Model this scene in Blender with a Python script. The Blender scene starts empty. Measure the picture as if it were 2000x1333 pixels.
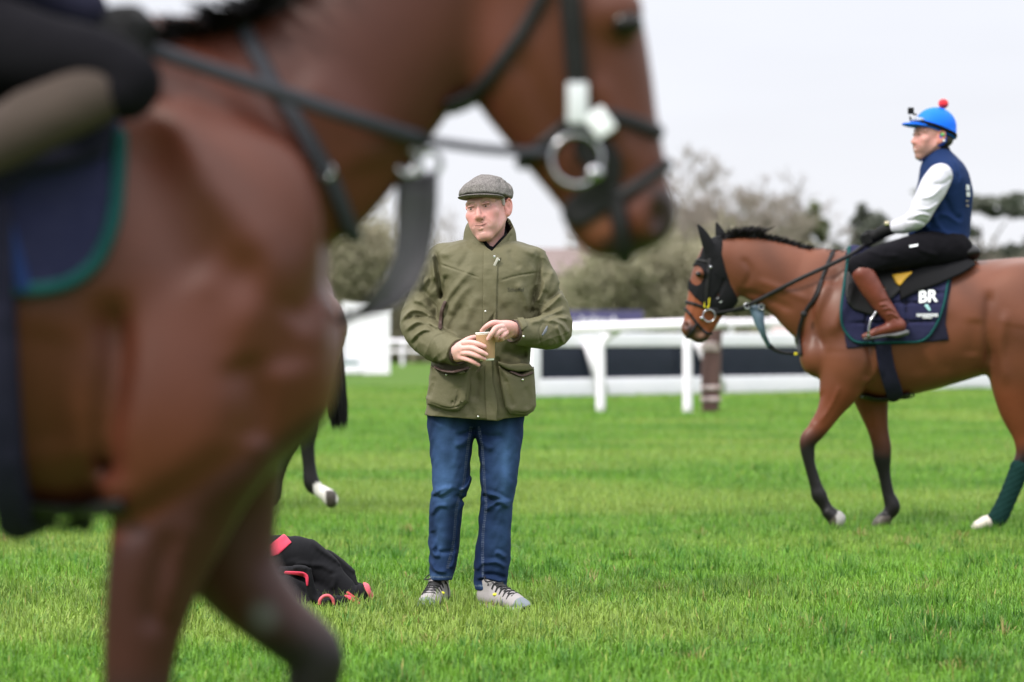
import bpy, bmesh, math, random
import numpy as np
from mathutils import Vector, Matrix

SC = bpy.context.scene
COL = SC.collection
PI = math.pi
# ---------------------------------------------------------------- camera, sky, sun
CAM_H = 1.103          # lens height above the turf
FPX = 5000.0           # focal length in photo pixels (2000 wide) = 90 mm on 36 mm
YM, YF, YR, YT = 10.64, 4.32, 15.15, 16.5    # distances: man, near horse, ridden horse, third horse
cam_d = bpy.data.cameras.new('camera')
cam = bpy.data.objects.new('camera', cam_d); COL.objects.link(cam)
cam.location = (0, 0, CAM_H); cam.rotation_euler = (PI/2, 0, 0)
cam_d.lens = 90; cam_d.sensor_width = 36; cam_d.clip_start = 0.1; cam_d.clip_end = 3000
cam_d.dof.use_dof = True; cam_d.dof.focus_distance = YM-0.1; cam_d.dof.aperture_fstop = 2.15
cam_d.dof.aperture_blades = 0
SC.camera = cam

SUN_EL, SUN_AZ = math.radians(44), math.radians(-128)   # from behind the photographer's left shoulder
W = bpy.data.worlds.new('World'); SC.world = W; W.use_nodes = True
nt = W.node_tree; nt.nodes.clear()
def N(nt, t, **kw):
    n = nt.nodes.new(t)
    for k, v in kw.items(): setattr(n, k, v)
    return n
wo = N(nt, 'ShaderNodeOutputWorld'); bg = N(nt, 'ShaderNodeBackground'); bg.inputs[1].default_value = 0.1
sky = N(nt, 'ShaderNodeTexSky', sky_type='NISHITA', sun_disc=False, sun_elevation=SUN_EL, sun_rotation=SUN_AZ)
sky.air_density = 1.0; sky.dust_density = 3.0
tc = N(nt, 'ShaderNodeTexCoord'); sx = N(nt, 'ShaderNodeSeparateXYZ')
nt.links.new(tc.outputs['Generated'], sx.inputs[0])
ramp = N(nt, 'ShaderNodeValToRGB')      # overcast layer: brighter overhead than at the horizon (values x10, background is 0.1)
ramp.color_ramp.interpolation = 'B_SPLINE'
els = ramp.color_ramp.elements
els[0].position = 0.0; els[0].color = (0.318, 0.319, 0.330, 1)
els[1].position = 1.0; els[1].color = (0.98, 0.98, 1.0, 1)
for p, c in ((0.055, (0.306, 0.310, 0.328, 1)), (0.13, (0.282, 0.288, 0.312, 1)), (0.3, (0.38, 0.385, 0.41, 1)), (0.6, (0.86, 0.865, 0.88, 1))):
    e = els.new(p); e.color = c
nt.links.new(sx.outputs[2], ramp.inputs[0])
mp = N(nt, 'ShaderNodeMapping'); mp.inputs['Scale'].default_value = (2.2, 2.2, 9)
nt.links.new(tc.outputs['Generated'], mp.inputs[0])
cn = N(nt, 'ShaderNodeTexNoise'); cn.inputs['Scale'].default_value = 1.6; cn.inputs['Detail'].default_value = 4
nt.links.new(mp.outputs[0], cn.inputs[0])
cr = N(nt, 'ShaderNodeMapRange'); cr.inputs[1].default_value = 0.3; cr.inputs[2].default_value = 0.7
cr.inputs[3].default_value = 25.4; cr.inputs[4].default_value = 28.0
nt.links.new(cn.outputs[0], cr.inputs[0])
mul = N(nt, 'ShaderNodeVectorMath', operation='SCALE')
nt.links.new(ramp.outputs[0], mul.inputs[0]); nt.links.new(cr.outputs[0], mul.inputs['Scale'])
mx = N(nt, 'ShaderNodeMix', data_type='RGBA'); mx.inputs[0].default_value = 0.93
nt.links.new(sky.outputs[0], mx.inputs[6]); nt.links.new(mul.outputs[0], mx.inputs[7])
nt.links.new(mx.outputs[2], bg.inputs[0]); nt.links.new(bg.outputs[0], wo.inputs[0])

sun_d = bpy.data.lights.new('sun', 'SUN'); sun_d.energy = 2.6; sun_d.angle = math.radians(10); sun_d.color = (1, 0.95, 0.87)
sun = bpy.data.objects.new('sun', sun_d); COL.objects.link(sun)
sdir = Vector((math.sin(SUN_AZ)*math.cos(SUN_EL), math.cos(SUN_AZ)*math.cos(SUN_EL), math.sin(SUN_EL)))
sun.rotation_euler = sdir.to_track_quat('Z', 'Y').to_euler()
SC.view_settings.view_transform = 'Standard'; SC.view_settings.look = 'None'
SC.view_settings.exposure = 0.25; SC.view_settings.gamma = 1.0
SC.cycles.use_denoising = True
SC.cycles.use_adaptive_sampling = False
SC.cycles.max_bounces = 6; SC.cycles.diffuse_bounces = 3; SC.cycles.transparent_max_bounces = 6
SC.cycles.caustics_reflective = False; SC.cycles.caustics_refractive = False

# ---------------------------------------------------------------- helpers
def P(u, v, Y):
    """photo pixel at distance Y -> world point"""
    return np.array(((u-1000.0)*Y/FPX, Y, CAM_H-(v-666.5)*Y/FPX))
F32 = np.float32
class SDF:
    def __init__(s): s.ops = []
    def u(s, f, k=0.0): s.ops.append(('u', f, k)); return s
    def s(s, f, k=0.0): s.ops.append(('s', f, k)); return s
    def m(s, fn, lo=None, hi=None): s.ops.append(('m', fn, 0, lo, hi)); return s
    def bounds(s):
        lo = np.min([o[1].lo for o in s.ops if o[0] == 'u'], 0); hi = np.max([o[1].hi for o in s.ops if o[0] == 'u'], 0)
        return lo, hi
    def __call__(s, p, blo=None, bhi=None):
        if blo is None: blo, bhi = p.min(0), p.max(0)
        d = np.full(len(p), 1.0, F32)
        for o in s.ops:
            if o[0] == 'm':
                if o[3] is None or (np.all(blo <= o[4]) and np.all(bhi >= o[3])): d = o[1](p, d)
                continue
            f, k = o[1], o[2]; mg = k + 0.03
            if np.any(blo > f.hi+mg) or np.any(bhi < f.lo-mg): continue
            e = f(p, blo, bhi)
            if o[0] == 's': e = -e; 
            if k > 0:
                h = np.maximum(k-np.abs(d-e), 0)
                q = h*h*(0.25/k)
                d = (np.minimum(d, e)-q) if o[0] == 'u' else (np.maximum(d, e)+q)
            else: d = np.minimum(d, e) if o[0] == 'u' else np.maximum(d, e)
        return d
def smax(a, b, k):
    h = np.maximum(k-np.abs(a-b), 0); return np.maximum(a, b)+h*h*(0.25/k)
def smin(a, b, k):
    h = np.maximum(k-np.abs(a-b), 0); return np.minimum(a, b)-h*h*(0.25/k)
def catmull(A, sub):
    A = np.asarray(A, float)
    if sub < 2 or len(A) < 3: return A
    Q = np.vstack([2*A[0]-A[1], A, 2*A[-1]-A[-2]]); out = []
    t = np.arange(sub)/sub; t = t[:, None]
    for i in range(1, len(Q)-2):
        a, b, c, d = Q[i-1:i+3]
        out.append(0.5*(2*b+(c-a)*t+(2*a-5*b+4*c-d)*t**2+(3*b-a-3*c+d)*t**3))
    out.append(A[-1:]); return np.vstack(out)
class Ch:
    """rounded tapering chain through points (x,y,z,r); n,s: squash its section along axis n by s"""
    def __init__(s_, pts, n=None, s=1.0, sub=4):
        A = catmull(np.array(pts, float), sub)
        s_.sc = math.sqrt(s); M = np.eye(3)
        if n is not None:
            n = np.array(n, float); n /= np.linalg.norm(n); M = M+np.outer(n, n)*(1/s-1)
        rr = np.maximum(A[:, 3:4], 1e-4)
        ext = rr if n is None else rr*max(1, s)
        s_.lo = (A[:, :3]-ext).min(0); s_.hi = (A[:, :3]+ext).max(0)
        s_.slo = np.minimum(A[:-1, :3]-ext[:-1], A[1:, :3]-ext[1:]); s_.shi = np.maximum(A[:-1, :3]+ext[:-1], A[1:, :3]+ext[1:])
        s_.M = None if n is None else M.astype(F32)
        B = A[:, :3] @ M.T
        s_.a = B[:-1].astype(F32); s_.b = B[1:].astype(F32); s_.r = rr[:, 0].astype(F32)
    def __call__(s, p, blo, bhi):
        q = p if s.M is None else p @ s.M.T
        d = np.full(len(p), 1.0, F32)
        for i in range(len(s.a)):
            if np.any(blo > s.shi[i]+0.09) or np.any(bhi < s.slo[i]-0.09): continue
            ba = s.b[i]-s.a[i]; pa = q-s.a[i]; L = float(ba @ ba)+1e-12
            t = np.clip(pa @ ba/L, 0, 1)
            w = pa-t[:, None]*ba
            d = np.minimum(d, np.sqrt(np.einsum('ij,ij->i', w, w))-(s.r[i]+t*(s.r[i+1]-s.r[i])))
        return d*s.sc
class El:
    def __init__(s, c, r, R=None):
        s.c = np.array(c, F32); s.r = np.array(r, F32)*np.ones(3, F32); s.R = None if R is None else np.array(R, F32)
        e = s.r if s.R is None else np.sqrt(((s.R.T*s.r)**2).sum(1))
        s.lo = s.c-e; s.hi = s.c+e
    def __call__(s, p, blo, bhi):
        q = p-s.c
        if s.R is not None: q = q @ s.R.T
        a = q/s.r; b = a/s.r
        k0 = np.sqrt(np.einsum('ij,ij->i', a, a)); k1 = np.sqrt(np.einsum('ij,ij->i', b, b))+1e-9
        return k0*(k0-1)/k1
class Bx:
    def __init__(s, c, h, R=None, rnd=0.0):
        s.c = np.array(c, F32); s.h = np.array(h, F32)-rnd; s.rnd = rnd; s.R = None if R is None else np.array(R, F32)
        e = np.array(h, F32)
        if s.R is not None: e = np.abs(s.R.T) @ e
        s.lo = s.c-e; s.hi = s.c+e
    def __call__(s, p, blo, bhi):
        q = p-s.c
        if s.R is not None: q = q @ s.R.T
        q = np.abs(q)-s.h
        return np.sqrt((np.maximum(q, 0)**2).sum(1))+np.minimum(q.max(1), 0)-s.rnd
class Lo:
    """loft along axis ax (0 or 2): rows (t, c1, c2, r1, r2) for the two other axes"""
    def __init__(s, ax, rows, pw=2.0, sub=5, end=0.01):
        A = catmull(sorted(rows, key=lambda r: r[0]), sub); A = A[np.argsort(A[:, 0])]
        s.ax = ax; s.o = [i for i in range(3) if i != ax]; s.A = A; s.pw = pw; s.end = end
        lo = np.zeros(3); hi = np.zeros(3); lo[ax] = A[0, 0]; hi[ax] = A[-1, 0]
        for j, o in enumerate(s.o): lo[o] = (A[:, 1+j]-A[:, 3+j]).min(); hi[o] = (A[:, 1+j]+A[:, 3+j]).max()
        s.lo, s.hi = lo, hi
    def __call__(s, p, blo, bhi):
        t = p[:, s.ax]; A = s.A
        g = [np.interp(t, A[:, 0], A[:, i]) for i in range(1, 5)]
        a = np.abs((p[:, s.o[0]]-g[0])/g[2]); b = np.abs((p[:, s.o[1]]-g[1])/g[3])
        if s.pw == 2: k = np.sqrt(a*a+b*b)
        else: k = (a**s.pw+b**s.pw)**(1/s.pw)
        mn = np.minimum(g[2], g[3])
        d = (k-1)*mn*(0.5+0.5*np.minimum(k, 1))
        e = np.maximum(A[0, 0]-t, t-A[-1, 0])
        return smax(d, e, s.end).astype(F32)
def mesh_sdf(F, h, lo=None, hi=None, n=20):
    if lo is None: lo, hi = F.bounds()
    lo = np.asarray(lo, float)-2.5*h; hi = np.asarray(hi, float)+2.5*h
    nb = np.maximum(np.ceil((hi-lo)/(h*n)).astype(int), 1)
    NN = (nb*n+4).astype(np.int64)
    m = n+2
    gi = np.stack(np.meshgrid(*[np.arange(m)]*3, indexing='ij'), -1).reshape(-1, 3)
    VI, VP, QU = [], [], []
    edges = [((0, 0, 0), (1, 0, 0)), ((0, 1, 0), (1, 1, 0)), ((0, 0, 1), (1, 0, 1)), ((0, 1, 1), (1, 1, 1)),
             ((0, 0, 0), (0, 1, 0)), ((1, 0, 0), (1, 1, 0)), ((0, 0, 1), (0, 1, 1)), ((1, 0, 1), (1, 1, 1)),
             ((0, 0, 0), (0, 0, 1)), ((1, 0, 0), (1, 0, 1)), ((0, 1, 0), (0, 1, 1)), ((1, 1, 0), (1, 1, 1))]
    for bi in range(nb[0]):
        for bj in range(nb[1]):
            for bk in range(nb[2]):
                o = np.array((bi, bj, bk))*n-1
                blo = lo+o*h; bhi = blo+h*(m-1)
                # quick look at the corners and the middle of the block
                pc = ((blo+bhi)/2)[None].astype(F32)
                dc = abs(float(F(pc, blo, bhi)[0]))
                if dc > 0.9*h*m*1.9: continue
                p = (blo+gi*h).astype(F32)
                D = F(p, blo, bhi).reshape(m, m, m)
                S = D < 0
                if S.all() or not S.any(): continue
                c = m-1
                num = np.zeros((c, c, c), F32); pos = np.zeros((c, c, c, 3), F32)
                for e0, e1 in edges:
                    d0 = D[e0[0]:e0[0]+c, e0[1]:e0[1]+c, e0[2]:e0[2]+c]; d1 = D[e1[0]:e1[0]+c, e1[1]:e1[1]+c, e1[2]:e1[2]+c]
                    x = (d0 < 0) != (d1 < 0)
                    if not x.any(): continue
                    t = np.where(x, d0/np.where(x, d0-d1, 1), 0)
                    num += x
                    for a in range(3):
                        pos[..., a] += np.where(x, e0[a]+t*(e1[a]-e0[a]), 0)
                act = num > 0
                ci = np.argwhere(act)
                pv = pos[act]/num[act][:, None]
                VP.append(blo+(ci+pv)*h)
                g = ci+o+1
                VI.append((g[:, 0]*NN[1]+g[:, 1])*NN[2]+g[:, 2])
                for a in range(3):
                    b_, c_ = (a+1) % 3, (a+2) % 3
                    s0 = [slice(1, 1+n)]*3; s1 = list(s0); s1[a] = slice(2, 2+n)
                    A0 = S[tuple(s0)]; A1 = S[tuple(s1)]
                    x = A0 != A1
                    if not x.any(): continue
                    e = np.argwhere(x)+1
                    inside = A0[x]
                    q = []
                    for db, dc_ in ((0, 0), (-1, 0), (-1, -1), (0, -1)):
                        cc = e.copy(); cc[:, b_] += db; cc[:, c_] += dc_
                        cc = cc+o+1
                        q.append((cc[:, 0]*NN[1]+cc[:, 1])*NN[2]+cc[:, 2])
                    q = np.stack(q, 1)
                    fl = inside
                    q[~fl] = q[~fl][:, ::-1]
                    QU.append(q)
    if not VI: return np.zeros((0, 3)), np.zeros((0, 4), int)
    VI = np.concatenate(VI); VP = np.concatenate(VP); QU = np.concatenate(QU)
    ids, first = np.unique(VI, return_index=True)
    V = VP[first]; Q = np.searchsorted(ids, QU); Q = np.minimum(Q, len(ids)-1)
    used = np.unique(Q); mp_ = np.full(len(V), -1); mp_[used] = np.arange(len(used)); V = V[used]; Q = mp_[Q]
    # pull the vertices onto the surface
    order = np.lexsort((V[:, 2]//(h*n), V[:, 1]//(h*n), V[:, 0]//(h*n)))
    e = h*0.3
    for it in range(2):
        for ch in np.array_split(order, max(1, len(order)//2500)):
            p = V[ch].astype(F32); a, b = p.min(0)-e, p.max(0)+e
            d = F(p, a, b); g = np.zeros_like(p)
            for k in range(3):
                q = p.copy(); q[:, k] += e; g[:, k] = (F(q, a, b)-d)/e
            g2 = np.maximum((g*g).sum(1), 0.05)
            st = -(d/g2)[:, None]*g
            L = np.sqrt((st*st).sum(1))[:, None]+1e-9
            V[ch] = p+st*np.minimum(1, 0.6*h/L)
    return V, Q
def relax(V, Q, it=1, lam=0.5):
    if it <= 0: return V
    a = np.concatenate([Q[:, [0, 1]], Q[:, [1, 2]], Q[:, [2, 3]], Q[:, [3, 0]]])
    for _ in range(it):
        S = np.zeros_like(V); c = np.zeros(len(V))
        for k in range(3): S[:, k] = np.bincount(a[:, 0], V[a[:, 1], k], len(V))+np.bincount(a[:, 1], V[a[:, 0], k], len(V))
        c = np.bincount(a[:, 0], minlength=len(V))+np.bincount(a[:, 1], minlength=len(V))
        V = V+lam*(S/np.maximum(c, 1)[:, None]-V)
    return V
def mk(name, V, Fc, mat, parent=None, smooth=True, col=None, loc=None):
    """numpy mesh -> object; V in world coordinates"""
    V = np.asarray(V, F32)
    me = bpy.data.meshes.new(name)
    if isinstance(Fc, np.ndarray):
        k = Fc.shape[1]
        me.vertices.add(len(V)); me.vertices.foreach_set('co', V.ravel())
        me.loops.add(Fc.size); me.loops.foreach_set('vertex_index', Fc.astype(np.int32).ravel())
        me.polygons.add(len(Fc)); me.polygons.foreach_set('loop_start', np.arange(0, Fc.size, k, dtype=np.int32))
        me.update(calc_edges=True)
    else:
        me.from_pydata([tuple(map(float, v)) for v in V], [], [tuple(map(int, f)) for f in Fc]); me.update()
    if smooth: me.polygons.foreach_set('use_smooth', np.ones(len(me.polygons), bool))
    if col is not None:
        at = me.color_attributes.new('Col', 'FLOAT_COLOR', 'POINT')
        c4 = np.ones((len(V), 4), F32); c4[:, :3] = col; at.data.foreach_set('color', c4.ravel())
    if mat is not None:
        for mm in (mat if isinstance(mat, (list, tuple)) else [mat]): me.materials.append(mm)
    o = bpy.data.objects.new(name, me); COL.objects.link(o)
    if parent is not None:
        o.parent = parent
        o.matrix_parent_inverse = parent_inv(parent)
    return o
def parent_inv(p):
    m = Matrix.Identity(4); q = p
    chain = []
    while q is not None: chain.append(q); q = q.parent
    for q in reversed(chain): m = m @ (q.matrix_parent_inverse if q.parent else Matrix.Identity(4)) @ q.matrix_basis
    return m.inverted()
def sd(name, F, h, mat, parent=None, col=None, lo=None, hi=None, rel=0):
    V, Q = mesh_sdf(F, h, lo, hi)
    if rel: V = relax(V, Q, rel)
    return mk(name, V, Q, mat, parent, True, None if col is None else col(V))
def tag(o, label=None, cat=None, group=None, kind=None):
    if label: o['label'] = label
    if cat: o['category'] = cat
    if group: o['group'] = group
    if kind: o['kind'] = kind
    return o
def thing(name, label, cat, loc=(0, 0, 0), group=None):
    o = bpy.data.objects.new(name, None); COL.objects.link(o); o.location = loc; o.empty_display_size = 0.2
    return tag(o, label, cat, group)
# ---- 2D shapes in the X-Z plane (metres)
def poly2(pts):
    A = np.asarray(pts, F32)
    def f(x, z):
        d = np.full(len(x), 1e9, F32); s = np.ones(len(x), bool)
        for i in range(len(A)):
            a, b = A[i], A[i-1]
            ex, ez = b-a; wx, wz = x-a[0], z-a[1]
            t = np.clip((wx*ex+wz*ez)/(ex*ex+ez*ez+1e-12), 0, 1)
            d = np.minimum(d, (wx-ex*t)**2+(wz-ez*t)**2)
            c1 = z >= a[1]; c2 = z < b[1]; c3 = ex*wz > ez*wx
            fl = (c1 & c2 & c3) | (~c1 & ~c2 & ~c3); s ^= fl
        d = np.sqrt(d)
        return np.where(s, d, -d)
    f.lo = A.min(0); f.hi = A.max(0); return f
def stroke2(pts, w, sub=4):
    A = catmull(pts, sub); W_ = w if np.ndim(w) == 0 else None
    if W_ is None: ww = np.interp(np.linspace(0, 1, len(A)), np.linspace(0, 1, len(w)), w)
    else: ww = np.full(len(A), float(w))
    A = A.astype(F32)
    def f(x, z):
        d = np.full(len(x), 1e9, F32)
        for i in range(len(A)-1):
            a, b = A[i], A[i+1]; ex, ez = b-a; wx, wz = x-a[0], z-a[1]
            t = np.clip((wx*ex+wz*ez)/(ex*ex+ez*ez+1e-12), 0, 1)
            d = np.minimum(d, np.sqrt((wx-ex*t)**2+(wz-ez*t)**2)-(ww[i]+t*(ww[i+1]-ww[i])))
        return d
    m = ww.max(); f.lo = A.min(0)-m; f.hi = A.max(0)+m; return f
class Patch:
    """a layer t thick lying on surface F inside the 2D shape q (seen along Y)"""
    def __init__(s, F, q, t, y0, y1, k=0.004, inner=0.006, holes=()):
        s.F, s.q, s.t, s.k, s.inner, s.holes = F, q, t, k, inner, holes
        s.lo = np.array((q.lo[0], y0, q.lo[1])); s.hi = np.array((q.hi[0], y1, q.hi[1])); s.y0, s.y1 = y0, y1
    def bounds(s): return s.lo, s.hi
    def __call__(s, p, blo=None, bhi=None):
        if blo is None: blo, bhi = p.min(0), p.max(0)
        d = s.F(p, blo, bhi); x, z = p[:, 0], p[:, 2]
        q = s.q(x, z)
        for hfn in s.holes: q = np.maximum(q, -hfn(x, z))
        y = np.maximum(s.y0-p[:, 1], p[:, 1]-s.y1)
        return smax(smax(np.maximum(q, y), d-s.t, s.k), -(d+s.inner), s.k*0.5)
def surf(F, x, z, ya, yb, n=260):
    """first hit of F along +Y from ya"""
    y = np.linspace(ya, yb, n); p = np.stack([np.full(n, x), y, np.full(n, z)], 1).astype(F32)
    d = F(p); i = np.argmax(d < 0)
    if d[i] >= 0: return None
    if i == 0: return y[0]
    return y[i-1]+(y[i]-y[i-1])*d[i-1]/(d[i-1]-d[i])
_r = np.random.RandomState(7)
_W = [(_r.normal(size=(6, 3)), _r.uniform(0, 6.28, 6)) for _ in range(8)]
def wob(p, f, s=0):
    """smooth pseudo-noise in -1..1"""
    w, ph = _W[s % 8]
    q = p*f
    a = q+0.8*np.sin(q[:, [1, 2, 0]]*1.3+ph[:3])
    return (np.sin(a @ w.T.astype(F32)+ph).sum(1)/3.0).astype(F32)
# ---- tubes and plain meshes
def tube(pts, r, seg=8, caps=True, flat=None):
    """swept tube; r scalar or per-point list; flat=(axis, factor) squashes it"""
    A = np.asarray(pts, float); n = len(A); rr = np.full(n, r) if np.ndim(r) == 0 else np.asarray(r, float)
    T = np.gradient(A, axis=0); T /= np.linalg.norm(T, axis=1)[:, None]+1e-12
    up = np.array((0, 0, 1.0)) if abs(T[0][2]) < 0.9 else np.array((1.0, 0, 0))
    V = []; side = np.cross(T[0], up); side /= np.linalg.norm(side)
    for i in range(n):
        side = side-T[i]*(side @ T[i]); side /= np.linalg.norm(side)+1e-12
        b = np.cross(T[i], side)
        for j in range(seg):
            a = 2*PI*j/seg; off = rr[i]*(math.cos(a)*side+math.sin(a)*b)
            if flat is not None:
                ax = np.array(flat[0], float); off = off+ax*(off @ ax)*(flat[1]-1)
            V.append(A[i]+off)
    Fc = [(i*seg+j, i*seg+(j+1) % seg, (i+1)*seg+(j+1) % seg, (i+1)*seg+j) for i in range(n-1) for j in range(seg)]
    if caps: Fc += [tuple(range(seg))[::-1], tuple(range((n-1)*seg, n*seg))]
    return V, Fc
class MB:
    def __init__(s): s.V = []; s.F = []
    def add(s, V, Fc):
        o = len(s.V); s.V += [tuple(map(float, v)) for v in V]; s.F += [tuple(int(i)+o for i in f) for f in Fc]; return s
    def tube(s, pts, r, seg=8, sub=1, **kw): return s.add(*tube(catmull(pts, sub), r if np.ndim(r) == 0 else catmull(np.array(r, float)[:, None], sub)[:, 0], seg, **kw))
    def box(s, c, h, R=None, bev=0.0):
        c = np.array(c, float); h = np.array(h, float)
        R = np.eye(3) if R is None else np.array(R, float)
        if bev <= 0:
            V = [c+R.T @ (h*np.array(q)) for q in ((-1, -1, -1), (1, -1, -1), (1, 1, -1), (-1, 1, -1), (-1, -1, 1), (1, -1, 1), (1, 1, 1), (-1, 1, 1))]
            return s.add(V, [(0, 3, 2, 1), (4, 5, 6, 7), (0, 1, 5, 4), (1, 2, 6, 5), (2, 3, 7, 6), (3, 0, 4, 7)])
        bm = bmesh.new(); bmesh.ops.create_cube(bm, size=2.0)
        for v in bm.verts: v.co = Vector(v.co[i]*h[i] for i in range(3))
        bmesh.ops.bevel(bm, geom=bm.edges[:], offset=bev, segments=2, affect='EDGES', profile=0.6)
        bm.verts.ensure_lookup_table()
        V = [c+R.T @ np.array(v.co) for v in bm.verts]; Fc = [[v.index for v in f.verts] for f in bm.faces]; bm.free()
        return s.add(V, Fc)
    def sphere(s, c, r, u=16, v=10):
        V = []; Fc = []; c = np.array(c, float); r = np.array(r, float)*np.ones(3)
        for i in range(v+1):
            a = PI*i/v
            for j in range(u):
                b = 2*PI*j/u; V.append(c+r*np.array((math.sin(a)*math.cos(b), math.sin(a)*math.sin(b), math.cos(a))))
        for i in range(v):
            for j in range(u): Fc.append((i*u+j, (i+1)*u+j, (i+1)*u+(j+1) % u, i*u+(j+1) % u))
        return s.add(V, Fc)
    def torus(s, c, R, r, ax1, ax2, u=32, v=8):
        c = np.array(c, float); a1 = np.array(ax1, float); a2 = np.array(ax2, float); nn = np.cross(a1, a2)
        V = []; Fc = []
        for i in range(u):
            a = 2*PI*i/u; d = math.cos(a)*a1+math.sin(a)*a2
            for j in range(v):
                b = 2*PI*j/v; V.append(c+d*(R+r*math.cos(b))+nn*r*math.sin(b))
        for i in range(u):
            for j in range(v): Fc.append((i*v+j, ((i+1) % u)*v+j, ((i+1) % u)*v+(j+1) % v, i*v+(j+1) % v))
        return s.add(V, Fc)
    def slab(s, poly, c0, nrm):
        """polygon (3D points) extruded by vector nrm"""
        A = [np.array(p, float) for p in poly]; nrm = np.array(nrm, float); n = len(A)
        V = A+[p+nrm for p in A]
        Fc = [tuple(range(n)), tuple(range(2*n-1, n-1, -1))]+[(i, i+n, (i+1) % n+n, (i+1) % n) for i in range(n)]
        return s.add(V, Fc)
    def build(s, name, mat, parent=None, smooth=True): return mk(name, np.array(s.V), s.F, mat, parent, smooth)
# ---------------------------------------------------------------- materials
_M = {}
def mat(name, col, rough=0.6, metal=0.0, spec=0.5, noise=None, bump=None, attr=False, sheen=0.0, coat=0.0, trans=0.0, weave=None, sss=0.0, alpha_col2=None, stretch=None):
    """procedural Principled material. noise=(scale, amount, colour2) ; bump=(scale, strength, dist) ; weave=(scale,strength)"""
    if name in _M: return _M[name]
    m = bpy.data.materials.new(name); m.use_nodes = True; nt = m.node_tree; b = nt.nodes['Principled BSDF']
    b.inputs['Base Color'].default_value = (*col, 1); b.inputs['Roughness'].default_value = rough; b.inputs['Metallic'].default_value = metal
    b.inputs['Specular IOR Level'].default_value = spec
    if sheen: b.inputs['Sheen Weight'].default_value = sheen; b.inputs['Sheen Roughness'].default_value = 0.4
    if coat: b.inputs['Coat Weight'].default_value = coat; b.inputs['Coat Roughness'].default_value = 0.15
    if sss:
        b.inputs['Subsurface Weight'].default_value = sss; b.inputs['Subsurface Radius'].default_value = (0.012, 0.004, 0.0025); b.inputs['Subsurface Scale'].default_value = 1.0
    tcn = N(nt, 'ShaderNodeTexCoord'); vec = tcn.outputs['Object']
    if stretch:
        mpn = N(nt, 'ShaderNodeMapping'); mpn.inputs['Scale'].default_value = stretch
        nt.links.new(vec, mpn.inputs[0]); vec = mpn.outputs[0]
    src = None
    if attr:
        a = N(nt, 'ShaderNodeAttribute', attribute_name='Col'); src = a.outputs['Color']
    if noise:
        t = N(nt, 'ShaderNodeTexNoise'); t.inputs['Scale'].default_value = noise[0]; t.inputs['Detail'].default_value = 5; t.inputs['Roughness'].default_value = 0.6
        nt.links.new(vec, t.inputs['Vector'])
        r = N(nt, 'ShaderNodeMapRange'); r.inputs[1].default_value = 0.35; r.inputs[2].default_value = 0.65; r.inputs[3].default_value = 0; r.inputs[4].default_value = noise[1]
        nt.links.new(t.outputs[0], r.inputs[0])
        x = N(nt, 'ShaderNodeMix', data_type='RGBA'); x.inputs[6].default_value = (*col, 1); x.inputs[7].default_value = (*noise[2], 1)
        if attr:
            nt.links.new(src, x.inputs[6])
            mlt = N(nt, 'ShaderNodeMix', data_type='RGBA', blend_type='MULTIPLY'); mlt.inputs[0].default_value = 1; mlt.inputs[7].default_value = (*noise[2], 1)
            nt.links.new(src, mlt.inputs[6]); nt.links.new(mlt.outputs[2], x.inputs[7])
        nt.links.new(r.outputs[0], x.inputs[0]); src = x.outputs[2]
    if src is not None: nt.links.new(src, b.inputs['Base Color'])
    hs = None
    if bump:
        t = N(nt, 'ShaderNodeTexNoise'); t.inputs['Scale'].default_value = bump[0]; t.inputs['Detail'].default_value = 4
        nt.links.new(vec, t.inputs['Vector'])
        bn = N(nt, 'ShaderNodeBump'); bn.inputs['Strength'].default_value = bump[1]; bn.inputs['Distance'].default_value = bump[2]
        nt.links.new(t.outputs[0], bn.inputs['Height']); hs = bn
    if weave:
        w1 = N(nt, 'ShaderNodeTexWave', wave_type='BANDS', bands_direction='DIAGONAL'); w1.inputs['Scale'].default_value = weave[0]; w1.inputs['Distortion'].default_value = 1.5
        nt.links.new(vec, w1.inputs['Vector'])
        bn = N(nt, 'ShaderNodeBump'); bn.inputs['Strength'].default_value = weave[1]; bn.inputs['Distance'].default_value = 0.002
        nt.links.new(w1.outputs[1], bn.inputs['Height'])
        if hs is not None: nt.links.new(hs.outputs[0], bn.inputs['Normal'])
        hs = bn
    if hs is not None: nt.links.new(hs.outputs[0], b.inputs['Normal'])
    if trans:
        tr = N(nt, 'ShaderNodeBsdfTranslucent'); ms = N(nt, 'ShaderNodeMixShader'); ms.inputs[0].default_value = trans
        if src is not None: nt.links.new(src, tr.inputs[0])
        else: tr.inputs[0].default_value = (*col, 1)
        out = nt.nodes['Material Output']
        nt.links.new(b.outputs[0], ms.inputs[1]); nt.links.new(tr.outputs[0], ms.inputs[2]); nt.links.new(ms.outputs[0], out.inputs[0])
    _M[name] = m; return m
# ---------------------------------------------------------------- setting: turf, sky-side trees, rails, fence
m_ground = mat('turf_soil', (0.055, 0.120, 0.015), 0.95, spec=0.1, noise=(0.9, 0.8, (0.085, 0.14, 0.024)), bump=(40, 0.6, 0.02))
gr = []
gv = [(-900, -60, 0), (900, -60, 0), (900, 1500, 0), (-900, 1500, 0)]
g = mk('ground', gv, [(0, 1, 2, 3)], m_ground, smooth=False); tag(g, kind='structure')

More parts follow.
